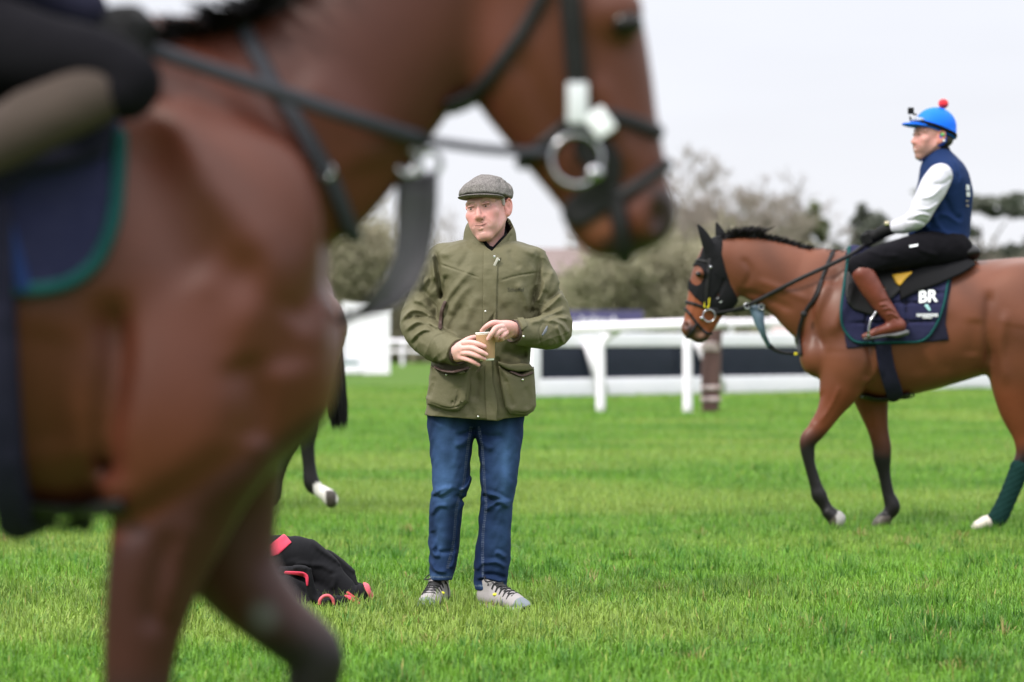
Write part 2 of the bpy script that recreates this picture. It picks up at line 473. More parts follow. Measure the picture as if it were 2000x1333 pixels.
m_blade = mat('grass_blade', (0.1, 0.25, 0.03), 0.5, spec=0.3, attr=True, trans=0.25)
def vnoise(x, y, f, seed):
    """2-D value noise 0..1"""
    r = np.random.RandomState(seed); T = r.rand(256, 256)
    X, Y = x*f, y*f; i, j = np.floor(X).astype(int), np.floor(Y).astype(int); a, b = X-i, Y-j
    a = a*a*(3-2*a); b = b*b*(3-2*b)
    g_ = lambda p, q: T[p % 256, q % 256]
    return (g_(i, j)*(1-a)+g_(i+1, j)*a)*(1-b)+(g_(i, j+1)*(1-a)+g_(i+1, j+1)*a)*b
def near_blades(R, Vs, Fs, Cs, off):
    """loose darker tufts of longer radiating blades"""
    m = 950; ty = R.uniform(7.2, 15, m); tx = R.uniform(-.5, .5, m)*(ty*.52+1.2); P_, F_, C_ = [], [], []
    for i in range(m):
        k = R.randint(14, 46); rad = R.uniform(.02, .075); az = R.uniform(0, 2*PI, k); rr = rad*np.sqrt(R.rand(k)); x = tx[i]+rr*np.cos(az); y = ty[i]+rr*np.sin(az)
        lean = np.clip(rr/rad*.7+R.normal(.15, .25, k), .05, 1.3); L = R.uniform(.045, .095, k)*R.uniform(.75, 1.1); w = R.uniform(.0025, .0045, k); dx, dy = np.cos(az), np.sin(az); px, py = -dy*w/2, dx*w/2
        mx_, mz = np.sin(lean)*L*.55, np.cos(lean)*L*.55; l2 = np.minimum(lean*1.8+.2, 1.8); ex, ez = mx_+np.sin(l2)*L*.45, np.maximum(mz+np.cos(l2)*L*.45, .004); z0 = np.zeros(k)
        V = np.stack([np.stack([x-px, y-py, z0], 1), np.stack([x+px, y+py, z0], 1), np.stack([x+dx*mx_+px*.8, y+dy*mx_+py*.8, mz], 1), np.stack([x+dx*mx_-px*.8, y+dy*mx_-py*.8, mz], 1), np.stack([x+dx*ex, y+dy*ex, ez], 1)], 1).reshape(-1, 3)
        b = np.arange(k)*5+sum(len(p) for p in P_)
        col = np.array(((.05, .165, .016), (.065, .19, .02), (.12, .27, .03), (.17, .27, .05), (.26, .22, .075))[R.choice(5, p=(.36, .3, .17, .1, .07))])
        C_.append(np.repeat(col*(.75+.5*R.rand(k))[:, None], 5, 0)); P_.append(V)
        F_.append(np.concatenate([np.stack([b, b+1, b+2], 1), np.stack([b, b+2, b+3], 1), np.stack([b+3, b+2, b+4], 1)]))
    Vs.append(np.concatenate(P_)); Fs.append(np.concatenate(F_)+off); Cs.append(np.concatenate(C_))
def grass():
    R = np.random.RandomState(11)
    Vs, Fs, Cs = [], [], []; off = 0
    for (y0, y1, dens, hgt, wid, mid) in ((7.0, 12.5, 8200, 0.050, 0.0044, True), (12.5, 20, 3000, 0.045, 0.005, False), (20, 34, 1000, 0.05, 0.008, False), (34, 62, 330, 0.06, 0.014, False)):
        A = 0.5*(y0+y1)*0.40*1.30+1.4
        n = int(A*(y1-y0)*dens)
        y = R.uniform(y0, y1, n); x = R.uniform(-0.5, 0.5, n)*(y*0.40*1.30+1.4)
        n1 = vnoise(x, y, 1.1, 1); n2 = vnoise(x, y, 5.0, 2); n3 = vnoise(x, y, 16.0, 3); n4 = vnoise(x+40, y*1.6, 0.45, 4)
        tuft = np.clip((n2-0.55)*3.2, 0, 1)*np.clip((n3-0.25)*2, 0, 1)
        keep = R.rand(n) < (0.50+0.35*n3+0.5*tuft)
        x, y, n1, n2, n3, n4, tuft = [a[keep] for a in (x, y, n1, n2, n3, n4, tuft)]; n = len(x)
        L = hgt*(0.40+0.65*R.rand(n)+0.15*n1+0.35*n3+0.75*tuft)
        az = R.uniform(0, 2*PI, n)+3*n3; lean = np.clip(np.abs(R.normal(0.62, 0.5, n)), 0.02, 1.4)
        w = wid*(0.6+0.8*R.rand(n))
        dx, dy = np.cos(az), np.sin(az)
        px, py = -dy*w*0.5, dx*w*0.5
        l1 = 0.55*L; l2 = 0.45*L; le2 = np.minimum(lean*1.7+0.15, 1.75)
        mx_, mz = np.sin(lean)*l1, np.cos(lean)*l1
        tx, tz = mx_+np.sin(le2)*l2, np.maximum(mz+np.cos(le2)*l2, 0.004)
        z0 = np.zeros(n)-0.003
        # colour: real blade colours, light and dark clumps, a few yellow and brown blades
        base = np.array((0.142, 0.300, 0.026)); dark = np.array((0.048, 0.150, 0.013)); yel = np.array((0.26, 0.335, 0.065)); brn = np.array((0.32, 0.25, 0.09))
        q = np.clip(0.12+0.65*tuft+0.8*(n1-0.45)+0.8*(n3-0.5)+R.normal(0, 0.18, n), 0, 1)[:, None]
        C = base*(1-q)+dark*q
        yl = np.clip((n4-0.43)*1.7+R.normal(0, 0.15, n), 0, 0.7)[:, None]
        C = C*(1-yl)+yel*yl
        pick = R.rand(n); C[pick > 0.972] = yel*1.05; C[pick > 0.992] = brn
        C *= (0.68+0.64*R.rand(n))[:, None]
        if mid: near_blades(R, Vs, Fs, Cs, off)
        off = sum(len(v) for v in Vs)
        if mid:
            P0 = np.stack([x-px, y-py, z0], 1); P1 = np.stack([x+px, y+py, z0], 1)
            P2 = np.stack([x+dx*mx_+px*0.8, y+dy*mx_+py*0.8, mz], 1); P3 = np.stack([x+dx*mx_-px*0.8, y+dy*mx_-py*0.8, mz], 1)
            P4 = np.stack([x+dx*tx, y+dy*tx, tz], 1)
            V = np.stack([P0, P1, P2, P3, P4], 1).reshape(-1, 3); k = 5
            b = np.arange(n)*5
            T = np.concatenate([np.stack([b, b+1, b+2], 1), np.stack([b, b+2, b+3], 1), np.stack([b+3, b+2, b+4], 1)])
        else:
            P0 = np.stack([x-px, y-py, z0], 1); P1 = np.stack([x+px, y+py, z0], 1)
            P4 = np.stack([x+dx*tx*0.8, y+dy*tx*0.8, np.maximum(tz, 0.4*L)], 1)
            V = np.stack([P0, P1, P4], 1).reshape(-1, 3); k = 3
            b = np.arange(n)*3; T = np.stack([b, b+1, b+2], 1)
        Vs.append(V); Fs.append(T+off); Cs.append(np.repeat(C, k, 0)); off += len(V)
    o = mk('grass', np.concatenate(Vs), np.concatenate(Fs), m_blade, None, False, np.concatenate(Cs))
    tag(o, kind='stuff'); o['label'] = 'short green racecourse turf with darker tufts and a few yellow blades'; o['category'] = 'grass'
grass()

# ---- trees
def tree_bare(R, H, spread, levels=6, thin=1.0, kids=3):
    """list of tubes of a leafless tree"""
    mb = MB(); tw = MB()
    def grow(p, d, L, r, lv):
        n = 3; pts = [p]; q = p
        for i in range(n):
            d = d+R.normal(0, 0.11, 3); d /= np.linalg.norm(d); q = q+d*L/n; pts.append(q)
        (mb if lv >= levels-1 else tw).add(*tube(pts, list(np.linspace(r, r*0.62, n+1)), 5 if lv > 2 else 3, caps=False))
        if lv == 0: return
        for k in range(kids if lv > 1 else kids+1):
            a = R.normal(0, 1, 3); a -= d*(a @ d); a /= np.linalg.norm(a)
            nd = d*0.75+a*spread*R.uniform(0.6, 1.2)+np.array((0, 0, 0.16)); nd /= np.linalg.norm(nd)
            grow(pts[-1] if R.rand() < 0.6 else pts[-2], nd, L*R.uniform(0.62, 0.86), max(r*0.6, 0.012*thin), lv-1)
    grow(np.array((0, 0, -0.1)), np.array((0, 0, 1.0)), H*0.27, H*0.017, levels)
    return mb, tw
def leaf_cloud(R, blobs, n, size, soft=False):
    """leaf-sized triangles scattered through ellipsoids ((c),(r))"""
    vol = np.array([np.prod(b[1]) for b in blobs])**0.8; vol /= vol.sum()
    V = []; 
    for b, w in zip(blobs, vol):
        k = int(n*w)+1
        d = R.normal(size=(k, 3)); d /= np.linalg.norm(d, axis=1)[:, None]
        rad = np.minimum(np.abs(R.normal(0, .5, k)), 1.1) if soft else R.rand(k)**0.45
        c = np.array(b[0])+d*rad[:, None]*np.array(b[1])*(0.85+0.3*R.rand(k))[:, None]
        a = R.normal(size=(k, 3)); a /= np.linalg.norm(a, axis=1)[:, None]; e = R.normal(size=(k, 3)); e -= a*(a*e).sum(1)[:, None]; e /= np.linalg.norm(e, axis=1)[:, None]
        s = size*(0.6+0.8*R.rand(k))[:, None]
        V.append(np.stack([c+a*s, c-a*s*0.5+e*s*0.6, c-a*s*0.5-e*s*0.6], 1))
    V = np.concatenate(V).reshape(-1, 3)
    return V, np.arange(len(V)).reshape(-1, 3)
m_bark = mat('bark_grey', (0.16, 0.135, 0.115), 0.9, noise=(3, 0.8, (0.09, 0.075, 0.06)))
m_twig = mat('twig_grey', (0.27, 0.235, 0.20), 0.9, noise=(0.6, 0.8, (0.2, 0.165, 0.14)))
m_twig2 = mat('twig_khaki', (0.30, 0.255, 0.15), 0.9, noise=(0.5, 0.9, (0.21, 0.19, 0.10)))
m_pine = mat('pine_needles', (0.085, 0.100, 0.080), 0.7, noise=(0.5, 0.9, (0.135, 0.14, 0.11)), trans=0.2)
m_yew = mat('evergreen_leaf', (0.11, 0.135, 0.065), 0.7, noise=(0.4, 0.9, (0.17, 0.18, 0.085)), trans=0.2)
m_hedge = mat('hedge_leaf', (0.245, 0.235, 0.145), 0.8, noise=(0.12, 0.9, (0.32, 0.285, 0.205)), trans=0.25)
m_hedge2 = mat('hedge_brown', (0.27, 0.245, 0.19), 0.8, noise=(0.2, 0.9, (0.31, 0.285, 0.225)), trans=0.25)
def bare_tree(u, vtop, Y, seed, label, m=None, spread=0.62, levels=6, kids=3, group='bare winter trees', thin=1.0):
    R = np.random.RandomState(seed); H = CAM_H+(666.5-vtop)*Y/FPX
    x = (u-1000)*Y/FPX
    t = thing('bare_tree', label, 'tree', (x, Y, 0), group)
    mb, tw = tree_bare(R, H, spread, levels, thin, kids)
    zt = max(v[2] for v in tw.V); f = H/zt
    o1 = mk('trunk', np.array(mb.V)*f, mb.F, m_bark, t); o2 = mk('crown', np.array(tw.V)*f, tw.F, m or m_twig, t)
    for o in (o1, o2): o.matrix_parent_inverse = Matrix.Identity(4)
    return t
def leafy_tree(name, u, vtop, Y, seed, label, m, blobs, n, size, group=None, trunk_r=0.25):
    """blobs in units of tree height: (x,y,z),(rx,ry,rz)"""
    R = np.random.RandomState(seed); H = CAM_H+(666.5-vtop)*Y/FPX
    t = thing(name, label, 'tree', ((u-1000)*Y/FPX, Y, 0), group)
    sub = []
    for c, r in blobs:
        for k in range(9):
            d = R.normal(size=3); d /= np.linalg.norm(d)
            sub.append((np.array(c)*H+d*np.array(r)*H*R.uniform(0.35, 0.95), np.array(r)*H*R.uniform(0.22, 0.42)))
    V, Fc = leaf_cloud(R, sub, n, size, True)
    V[:, 2] *= H/V[:, 2].max()
    mb = MB(); mb.tube([(0, 0, -0.1), (0.01*H, 0, 0.3*H), (0, 0.01*H, 0.75*H)], [trunk_r, trunk_r*0.75, trunk_r*0.25], 8, sub=3)
    for c, r in blobs:
        c = np.array(c)*H; mb.tube([(0, 0, c[2]*0.6), c*np.array((0.5, 0.5, 0.85)), c], [trunk_r*0.5, trunk_r*0.3, trunk_r*0.1], 6, sub=2)
    o1 = mb.build('trunk', m_bark, t); o2 = mk('crown', V, Fc, m, t, False)
    for o in (o1, o2): o.matrix_parent_inverse = Matrix.Identity(4)
    return t
bare_tree(1378, 268, 150, 3, 'tall bare grey tree with a wide twiggy crown, by the nose of the nearest horse', spread=0.60, levels=7, kids=3, thin=2.0)
bare_tree(1318, 345, 158, 17, 'bare tree half hidden by the muzzle of the nearest horse', m_twig, 0.66, 7, thin=2.2)
bare_tree(1436, 330, 162, 19, 'bare tree standing above the ears of the ridden horse', m_twig, 0.7, 7, thin=2.2)
bare_tree(1480, 372, 170, 5, 'low bare tree above the mane of the ridden horse', spread=0.7, levels=6)
bare_tree(742, 372, 150, 8, 'bare tree seen under the neck of the nearest horse beside the hanging strap', m_twig2, 0.6, 6)
bare_tree(872, 395, 185, 9, 'faint bare tree just behind the cap of the man', m_twig, 0.75, 6)
bare_tree(1945, 470, 140, 12, 'low brownish bare tree behind the croup of the ridden horse', m_twig, 0.8, 6)
bare_tree(1215, 395, 160, 14, 'khaki bare tree below the chin of the nearest horse', m_twig2, 0.7, 6)
ev = [((0, 0, 0.62), (0.26, 0.2, 0.28)), ((-0.2, 0, 0.45), (0.2, 0.2, 0.2)), ((0.22, 0, 0.42), (0.22, 0.2, 0.2)), ((0.05, 0, 0.82), (0.15, 0.15, 0.15))]
leafy_tree('evergreen_tree', 1562, 392, 160, 21, 'green evergreen tree above the mane of the ridden horse', m_yew, ev, 24000, 0.23)
ev2 = [((0, 0, 0.7), (0.2, 0.2, 0.25)), ((-0.12, 0, 0.5), (0.18, 0.2, 0.2)), ((0.14, 0, 0.48), (0.16, 0.2, 0.22)), ((-0.03, 0, 0.85), (0.1, 0.1, 0.12))]
leafy_tree('evergreen_tree', 1692, 393, 160, 22, 'dark grey-green conifer in front of the rider in the white sleeves', m_pine, ev2, 17000, 0.24)
pn = [((-0.1, 0, 0.86), (0.22, 0.15, 0.10)), ((0.16, 0, 0.80), (0.26, 0.2, 0.10)), ((-0.2, 0, 0.66), (0.22, 0.2, 0.08)), ((0.3, 0, 0.62), (0.26, 0.2, 0.09)), ((0.02, 0, 0.52), (0.26, 0.2, 0.08)), ((0.5, 0, 0.74), (0.2, 0.2, 0.1))]
leafy_tree('pine_tree', 1915, 355, 150, 23, 'spreading dark pine with layered limbs behind the back of the rider in the blue helmet', m_pine, pn, 22000, 0.25)
leafy_tree('evergreen_tree', 2070, 380, 165, 24, 'dark evergreen behind the pine, at the right edge of the photo', m_pine, ev, 18000, 0.26)
def hedge(name, label, u0, u1, Y, prof, m, seed, n, size, kind=None, dens=1.0, rr=(0.9, 2.0)):
    R = np.random.RandomState(seed); blobs = []; k = Y/FPX
    for i in range(int(abs(u1-u0)*k*4.2*dens)):
        u = R.uniform(u0, u1); H = CAM_H+(666.5-np.interp(u, [p_[0] for p_ in prof], [p_[1] for p_ in prof])+7*math.sin(u*.071+seed)+5*math.sin(u*.19))*k
        r = R.uniform(*rr); zz = 1-R.rand()**1.15*.97
        blobs.append(((gx(u, Y), Y+R.uniform(-3, 5), max((H-r)*zz, 0.1)), (r, r, r*R.uniform(.8, 1.5))))
    V, Fc = leaf_cloud(R, blobs, n, size, True); V[:, 2] = np.maximum(V[:, 2], -0.05)
    o = mk(name, V, Fc, m, None, False); tag(o, label, 'hedge', kind=kind); return o
def gx(u, Y): return (u-1000)*Y/FPX
hedge('hedgerow', 'khaki winter hedgerow along the far side of the course', 1050, 1800, 125, ((1050, 545), (1120, 500), (1180, 478), (1260, 455), (1330, 415), (1390, 430), (1450, 480), (1560, 505), (1800, 510)), m_hedge, 31, 200000, 0.135, 'stuff')
hedge('thicket', 'olive thicket seen behind the hanging strap on the left', 480, 960, 132, ((480, 460), (680, 425), (730, 405), (780, 425), (850, 450), (900, 500), (960, 540)), m_hedge, 33, 130000, 0.135, 'stuff')
hedge('undergrowth', 'brown undergrowth below the distant trees', -200, 2500, 175, ((-200, 540), (300, 545), (900, 515), (1030, 560), (1300, 520), (1480, 505), (1560, 490), (1700, 478), (1800, 490), (1900, 478), (2000, 475), (2300, 490)), m_hedge2, 35, 230000, 0.21, 'stuff', .8, (1.1, 2.4))
hedge('tree_belt', 'grey-green belt of trees below the back of the ridden horse', 1440, 2300, 168, ((1440, 560), (1500, 520), (1600, 500), (1680, 520), (1760, 505), (1900, 485), (2050, 480), (2300, 500)), m_pine, 37, 60000, 0.2, 'stuff', .5)
# ---- distant brick house
m_brick = mat('brick_red', (0.25, 0.165, 0.15), 0.9, noise=(2, 0.7, (0.2, 0.13, 0.12)), bump=(8, 0.3, 0.02))
m_tile = mat('roof_tile', (0.20, 0.15, 0.145), 0.9, noise=(3, 0.7, (0.15, 0.115, 0.11)), bump=(6, 0.4, 0.03))
m_white = mat('white_plastic', (0.86, 0.87, 0.88), 0.35, noise=(2.5, 0.5, (0.78, 0.79, 0.79)))
m_glass = mat('window_glass', (0.05, 0.06, 0.07), 0.08)
def house():
    Y = 150; x0, x1 = (1040-1000)*Y/FPX, (1172-1000)*Y/FPX; xc = (x0+x1)/2; hw = (x1-x0)/2
    t = thing('brick_house', 'small pinkish brick house beyond the shoulder of the man', 'house', (xc, Y, 0))
    zt = CAM_H+(666.5-482)*Y/FPX; ze = zt-1.6
    MB().box((xc, Y+3, ze/2), (hw, 3, ze/2)).build('wall', m_brick, t, False)
    a = 0.25
    MB().add([(xc-hw-a, Y-a, ze), (xc+hw+a, Y-a, ze), (xc+hw+a, Y+6+a, ze), (xc-hw-a, Y+6+a, ze), (xc-hw-a, Y+3, zt), (xc+hw+a, Y+3, zt)],
             [(0, 1, 5, 4), (2, 3, 4, 5), (1, 2, 5), (3, 0, 4), (3, 2, 1, 0)]).build('roof', m_tile, t, False)
    MB().box((xc+hw*0.6, Y+3, zt+0.3), (0.3, 0.3, 0.6)).build('chimney', m_brick, t, False)
    for k in (-0.5, 0.5):
        w = MB().box((xc+hw*k, Y-0.02, ze*0.7), (0.5, 0.05, 0.6)).build('window', m_white, t, False)
        MB().box((xc+hw*k, Y-0.07, ze*0.7), (0.42, 0.01, 0.52)).build('pane', m_glass, w, False)
house()
# ---- running rail (white plastic, bent posts)
m_rail = mat('rail_white', (0.88, 0.83, 0.93), 0.3, noise=(1.5, 0.5, (0.79, 0.75, 0.84)))
def running_rail(name, label, pts, posts, zr, r, bend):
    t = thing(name, label, 'running rail', (pts[0][0], pts[0][1], 0))
    MB().tube([(x, y, z) for x, y, z in pts], r, 12, flat=((0, 1, 0), 0.6)).build('rail', m_rail, t)
    for (x, y) in posts:
        z = np.interp(x, [p[0] for p in pts], [p[2] for p in pts])
        MB().tube([(x, y, -0.1), (x, y, 0.55*z), (x, y, 0.74*z), (x+bend*0.14, y, 0.84*z), (x+bend*0.6, y, 0.93*z), (x+bend, y, z-r*0.4)], [0.075, 0.075, 0.073, 0.07, 0.065, 0.06], 12, sub=4).build('post', m_rail, t)
    return t
running_rail('running_rail', 'white plastic running rail with bent posts right of the man',
             [tuple(P(985, 649, 40.6)), tuple(P(1120, 642, 40)), tuple(P(1330, 634, 39.2)), tuple(P(1412, 631, 38.9))], [(gx(1003, 40.4), 40.4), (gx(1173, 39.8), 39.8), (gx(1343, 39.15), 39.15)], 1.3, 0.082, 0.30)
yl = 113
running_rail('running_rail', 'far white rail between the white wing panel and the man', [tuple(P(700, 668, yl)), tuple(P(775, 668, yl)), tuple(P(840, 667, yl)), tuple(P(930, 666, yl))],
             [(gx(786, yl), yl), (gx(716, yl), yl), (gx(856, yl), yl), (gx(926, yl), yl)], 1.1, 0.11, 0.1)
MB().tube([tuple(P(700, 687, yl)), tuple(P(930, 686, yl))], 0.06, 10).build('lower_rail', m_rail, bpy.data.objects['running_rail.001'])
running_rail('running_rail', 'far white rail beneath the throat of the ridden horse', [tuple(P(1405, 632, 78)), tuple(P(1560, 630, 80)), tuple(P(1900, 628, 84)), tuple(P(2080, 627, 86))],
             [(gx(u, Y), Y) for u, Y in ((1425, 78.3), (1500, 79.3), (1575, 80.2), (1650, 81), (1725, 82), (1800, 83), (1875, 83.7), (1950, 84.5), (2025, 85.4))], 1.5, 0.12, 0.12)
# ---- hurdle with dark padded panel
m_pad = mat('padded_navy', (0.011, 0.015, 0.028), 0.7, spec=0.25, noise=(2, 0.8, (0.016, 0.020, 0.036)), bump=(3, 0.5, 0.03))
m_fwhite = mat('fence_white', (0.86, 0.83, 0.90), 0.45, noise=(1.2, 0.6, (0.76, 0.75, 0.83)))
def hurdle():
    A = np.array((gx(1036, 50.2), 50.2, 0)); B = np.array((gx(1990, 61.5), 61.5, 0)); D = B-A; L = np.linalg.norm(D); e = D/L; nrm = np.array((-e[1], e[0], 0))
    R = np.array((e, nrm, (0, 0, 1)))
    t = thing('steeplechase_fence', 'long white framed racecourse fence with a dark padded panel', 'racecourse fence', tuple(A))
    def bar(name, z0, z1, th, off, m, s0=0, s1=L, bev=0.02):
        c = A+e*(s0+s1)/2+nrm*off+np.array((0, 0, (z0+z1)/2)); return MB().box(c, ((s1-s0)/2, th, (z1-z0)/2), R, bev).build(name, m, t)
    bar('base_board', -0.1, 0.36, 0.16, 0, m_fwhite)
    n = 4
    for i in range(n):
        bar('padded_panel', 0.36, 0.99, 0.12, 0.03, m_pad, L*i/n+0.012, L*(i+1)/n-0.012, 0.03)
    bar('top_board', 0.99, 1.27, 0.10, 0.0, m_fwhite)
    bar('end_post', -0.1, 1.29, 0.15, -0.01, m_fwhite, -0.12, 0.14)
    bar('end_post', -0.1, 1.29, 0.15, -0.01, m_fwhite, L-0.14, L+0.12)
    for (ua, va, ub, vb) in ((1136, 668, 1164, 768), (1352, 668, 1396, 760)):
        pa = P(ua, va, 0.5*(A[1]+B[1])); 
        def at(u, v):
            # point on the front face of the fence under that pixel
            k = (u-1000)/FPX; s = (k*A[1]-A[0])/(e[0]-k*e[1]); q = A+e*s-nrm*0.2; return np.array((q[0], q[1], CAM_H-(v-666.5)*q[1]/FPX))
        MB().tube([at(ua, va), at(ub, vb)], 0.13, 10).build('strut', m_fwhite, t)
hurdle()
# ---- brown wrapped pole in front of it
m_brn = mat('brown_padding', (0.115, 0.055, 0.05), 0.7, noise=(6, 0.8, (0.08, 0.04, 0.038)), bump=(14, 0.5, 0.02))
m_tape = mat('pale_tape', (0.6, 0.5, 0.5), 0.6, noise=(9, 0.9, (0.3, 0.2, 0.2)))
def pole():
    b = P(1391, 806, 39.5); x, y = b[0], b[1]
    t = thing('padded_pole', 'brown padded pole bound with pale tape by the rail', 'pole', (x, y, 0))
    MB().tube([(x-0.03, y, -0.05), (x-0.02, y, 0.5), (x, y, 1.0), (x+0.03, y, 1.42)], [0.125, 0.15, 0.145, 0.135], 14, sub=5).build('padding', m_brn, t)
    for z in (0.2, 0.38, 0.98, 1.05):
        MB().tube([(x-0.02, y, z-0.035), (x-0.02, y+0.003, z+0.035)], 0.158, 16).build('tape_band', m_tape, t)
pole()
# ---- fence wing panel on the left and its green feet
m_green = mat('dark_green_paint', (0.05, 0.16, 0.13), 0.5, noise=(3, 0.6, (0.04, 0.12, 0.1)))
def wing():
    Y = 84; a, b = gx(640, Y), gx(761, Y); k = Y/FPX
    t = thing('wing_panel', 'tall white wing panel on green feet left of the man', 'fence wing', ((a+b)/2, Y, 0))
    zt1, zt2 = CAM_H+(666.5-590)*k, CAM_H+(666.5-601)*k
    MB().slab([(gx(672, Y), Y, 0.02), (b, Y, 0.02), (b, Y, zt2), (gx(668, Y), Y, zt1)], None, (0, 0.25, 0)).build('panel', m_fwhite, t, False)
    MB().box((gx(650, Y), Y+0.1, 0.75), (0.45, 0.12, 0.75), None, 0.03).build('side_panel', m_fwhite, t)
    MB().box((gx(676, Y-0.6), Y-0.6, 0.16), (0.5, 0.3, 0.14), None, 0.05).build('foot', m_fwhite, t)
    MB().box((gx(676, Y-0.62), Y-0.62, 0.38), (0.42, 0.25, 0.07), None, 0.03).build('foot_rail', m_green, t)
wing()
# ---- navy advertising board
m_navy = mat('board_navy', (0.045, 0.04, 0.12), 0.5, noise=(1.5, 0.6, (0.06, 0.05, 0.15)))
m_lett = mat('board_white', (0.8, 0.8, 0.86), 0.5, noise=(8, 0.3, (0.7, 0.7, 0.8)))
def board():
    Y = 88; k = Y/FPX; a, b = gx(1100, Y), gx(1256, Y); z1, z0 = CAM_H+(666.5-607)*k, 0.15
    t = thing('advertising_board', 'navy advertising board with white writing behind the rail', 'advertising board', ((a+b)/2, Y, 0))
    MB().box(((a+b)/2, Y, (z0+z1)/2), ((b-a)/2, 0.04, (z1-z0)/2), None, 0.01).build('panel', m_navy, t)
    for x in (a+0.3, b-0.3): MB().tube([(x, Y+0.08, -0.1), (x, Y+0.08, z1-0.1)], 0.04, 8).build('post', m_rail, t)
    R = np.random.RandomState(4); mb = MB(); u = 1121
    while u < 1208:     # blurred unreadable lettering: strokes and bowls
        w = R.uniform(4, 8); h = R.choice([13, 13, 18]); zb = CAM_H+(666.5-636)*k; x = gx(u, Y); s = w*k
        mb.box((x, Y-0.05, zb+h*k/2), (1.3*k, 0.008, h*k/2))
        if R.rand() < 0.75: mb.torus((x+s*0.55, Y-0.05, zb+6*k), 5*k, 1.2*k, (1, 0, 0), (0, 0, 1), 16, 5)
        u += w+R.uniform(4, 7)
    mb.build('lettering', m_lett, t)
board()
def pinkboard():
    Y = 96; k = Y/FPX; a, b = gx(1508, Y), gx(1572, Y); z1 = CAM_H+(666.5-607)*k
    t = thing('advertising_board', 'pale pink board seen below the neck of the ridden horse', 'advertising board', ((a+b)/2, Y, 0))
    MB().box(((a+b)/2, Y, z1/2+0.1), ((b-a)/2, 0.05, z1/2-0.1), None, 0.01).build('panel', mat('board_pink', (0.75, 0.55, 0.62), 0.6, noise=(2, 0.5, (0.8, 0.68, 0.72))), t)
    for x in (a+0.2, b-0.2): MB().tube([(x, Y+0.09, -0.1), (x, Y+0.09, z1-0.1)], 0.04, 8).build('post', m_rail, t)
pinkboard()
# ---------------------------------------------------------------- horses
def HP(Y0):
    def H(u, v, w=0.0, r=None):
        p = P(u, v, Y0+w)
        return tuple(p) if r is None else (p[0], p[1], p[2], r*(Y0+w)/FPX)
    return H
def uv(V): return 1000+V[:, 0]*FPX/V[:, 1], 666.5-(V[:, 2]-CAM_H)*FPX/V[:, 1]
def fold2(Y, pts, width, amp, y0=-1e9, y1=1e9, asym=0.0, sub=4):
    """crease or ridge along a line seen along Y: raises the surface by amp (m); asym>0 makes one side overlap"""
    A = catmull([P(u, v, Y)[[0, 2]] for u, v in pts], sub).astype(F32); m = width*3
    lo = np.array((A[:, 0].min()-m, y0, A[:, 1].min()-m)); hi = np.array((A[:, 0].max()+m, y1, A[:, 1].max()+m)); n = len(A)
    seg = A[1:]-A[:-1]; L2 = (seg**2).sum(1)+1e-12
    def f(p, d):
        x, z = p[:, 0], p[:, 2]
        on = (x > lo[0]) & (x < hi[0]) & (z > lo[2]) & (z < hi[2]) & (p[:, 1] > y0) & (p[:, 1] < y1) & (np.abs(d) < 0.05)
        if not on.any(): return d
        x, z = x[on], z[on]; best = np.full(len(x), 1e9, F32); sg = np.zeros(len(x), F32); tt = np.zeros(len(x), F32)
        for i in range(n-1):
            wx, wz = x-A[i, 0], z-A[i, 1]; t = np.clip((wx*seg[i, 0]+wz*seg[i, 1])/L2[i], 0, 1)
            ex, ez = wx-t*seg[i, 0], wz-t*seg[i, 1]; q = ex*ex+ez*ez; b = q < best
            best = np.where(b, q, best); sg = np.where(b, np.sign(seg[i, 0]*wz-seg[i, 1]*wx), sg); tt = np.where(b, (i+t)/(n-1), tt)
        e = np.sqrt(best); g = np.exp(-(e/width)**2)
        tp = np.clip(np.minimum(tt, 1-tt)*5, 0.0, 1); tp = tp*tp*(3-2*tp)
        if asym: g = g*(1-asym)+asym*1.6*sg*(e/width)*np.exp(-(e/width)**2)
        d = d.copy(); d[on] -= amp*g*tp; return d
    return f, lo, hi
m_coat = mat('horse_coat', (0.3, 0.12, 0.06), 0.44, spec=0.32, attr=True, noise=(7, 0.35, (0.70, 0.66, 0.64)), bump=(220, 0.12, 0.002), stretch=(1, 1, 1))
m_hair = mat('horse_hair', (0.009, 0.0075, 0.009), 0.6, spec=0.25)
m_eye = mat('eye_dark', (0.006, 0.004, 0.004), 0.22, spec=0.35)
m_leather = mat('black_leather', (0.009, 0.0085, 0.010), 0.5, spec=0.25, bump=(60, 0.25, 0.003), noise=(12, 0.5, (0.016, 0.015, 0.016)))
m_web = mat('grey_webbing', (0.030, 0.031, 0.040), 0.65, spec=0.25, bump=(90, 0.3, 0.003))
m_steel = mat('steel', (0.40, 0.40, 0.43), 0.2, metal=1.0)
m_navyc = mat('navy_cloth', (0.018, 0.019, 0.055), 0.9, spec=0.15, noise=(30, 0.5, (0.028, 0.029, 0.07)), bump=(35, 0.5, 0.006))
m_under = mat('navy_underlay', (0.014, 0.0135, 0.030), 0.9, spec=0.15, noise=(25, 0.5, (0.021, 0.02, 0.04)), bump=(40, 0.4, 0.005))
m_teal = mat('teal_binding', (0.006, 0.060, 0.062), 0.8, spec=.2, bump=(120, 0.4, 0.002))
m_hood = mat('black_mesh_hood', (0.0075, 0.0075, 0.009), 0.8, spec=0.15, bump=(150, 0.4, 0.003))
m_wlabel = mat('white_print', (0.82, 0.84, 0.88), 0.6)
m_yellow = mat('yellow_tag', (0.75, 0.62, 0.015), 0.5)
m_bib = mat('grey_leather_bib', (0.085, 0.080, 0.090), 0.6, spec=0.3, noise=(14, 0.5, (0.06, 0.057, 0.068)), bump=(50, 0.3, 0.004))
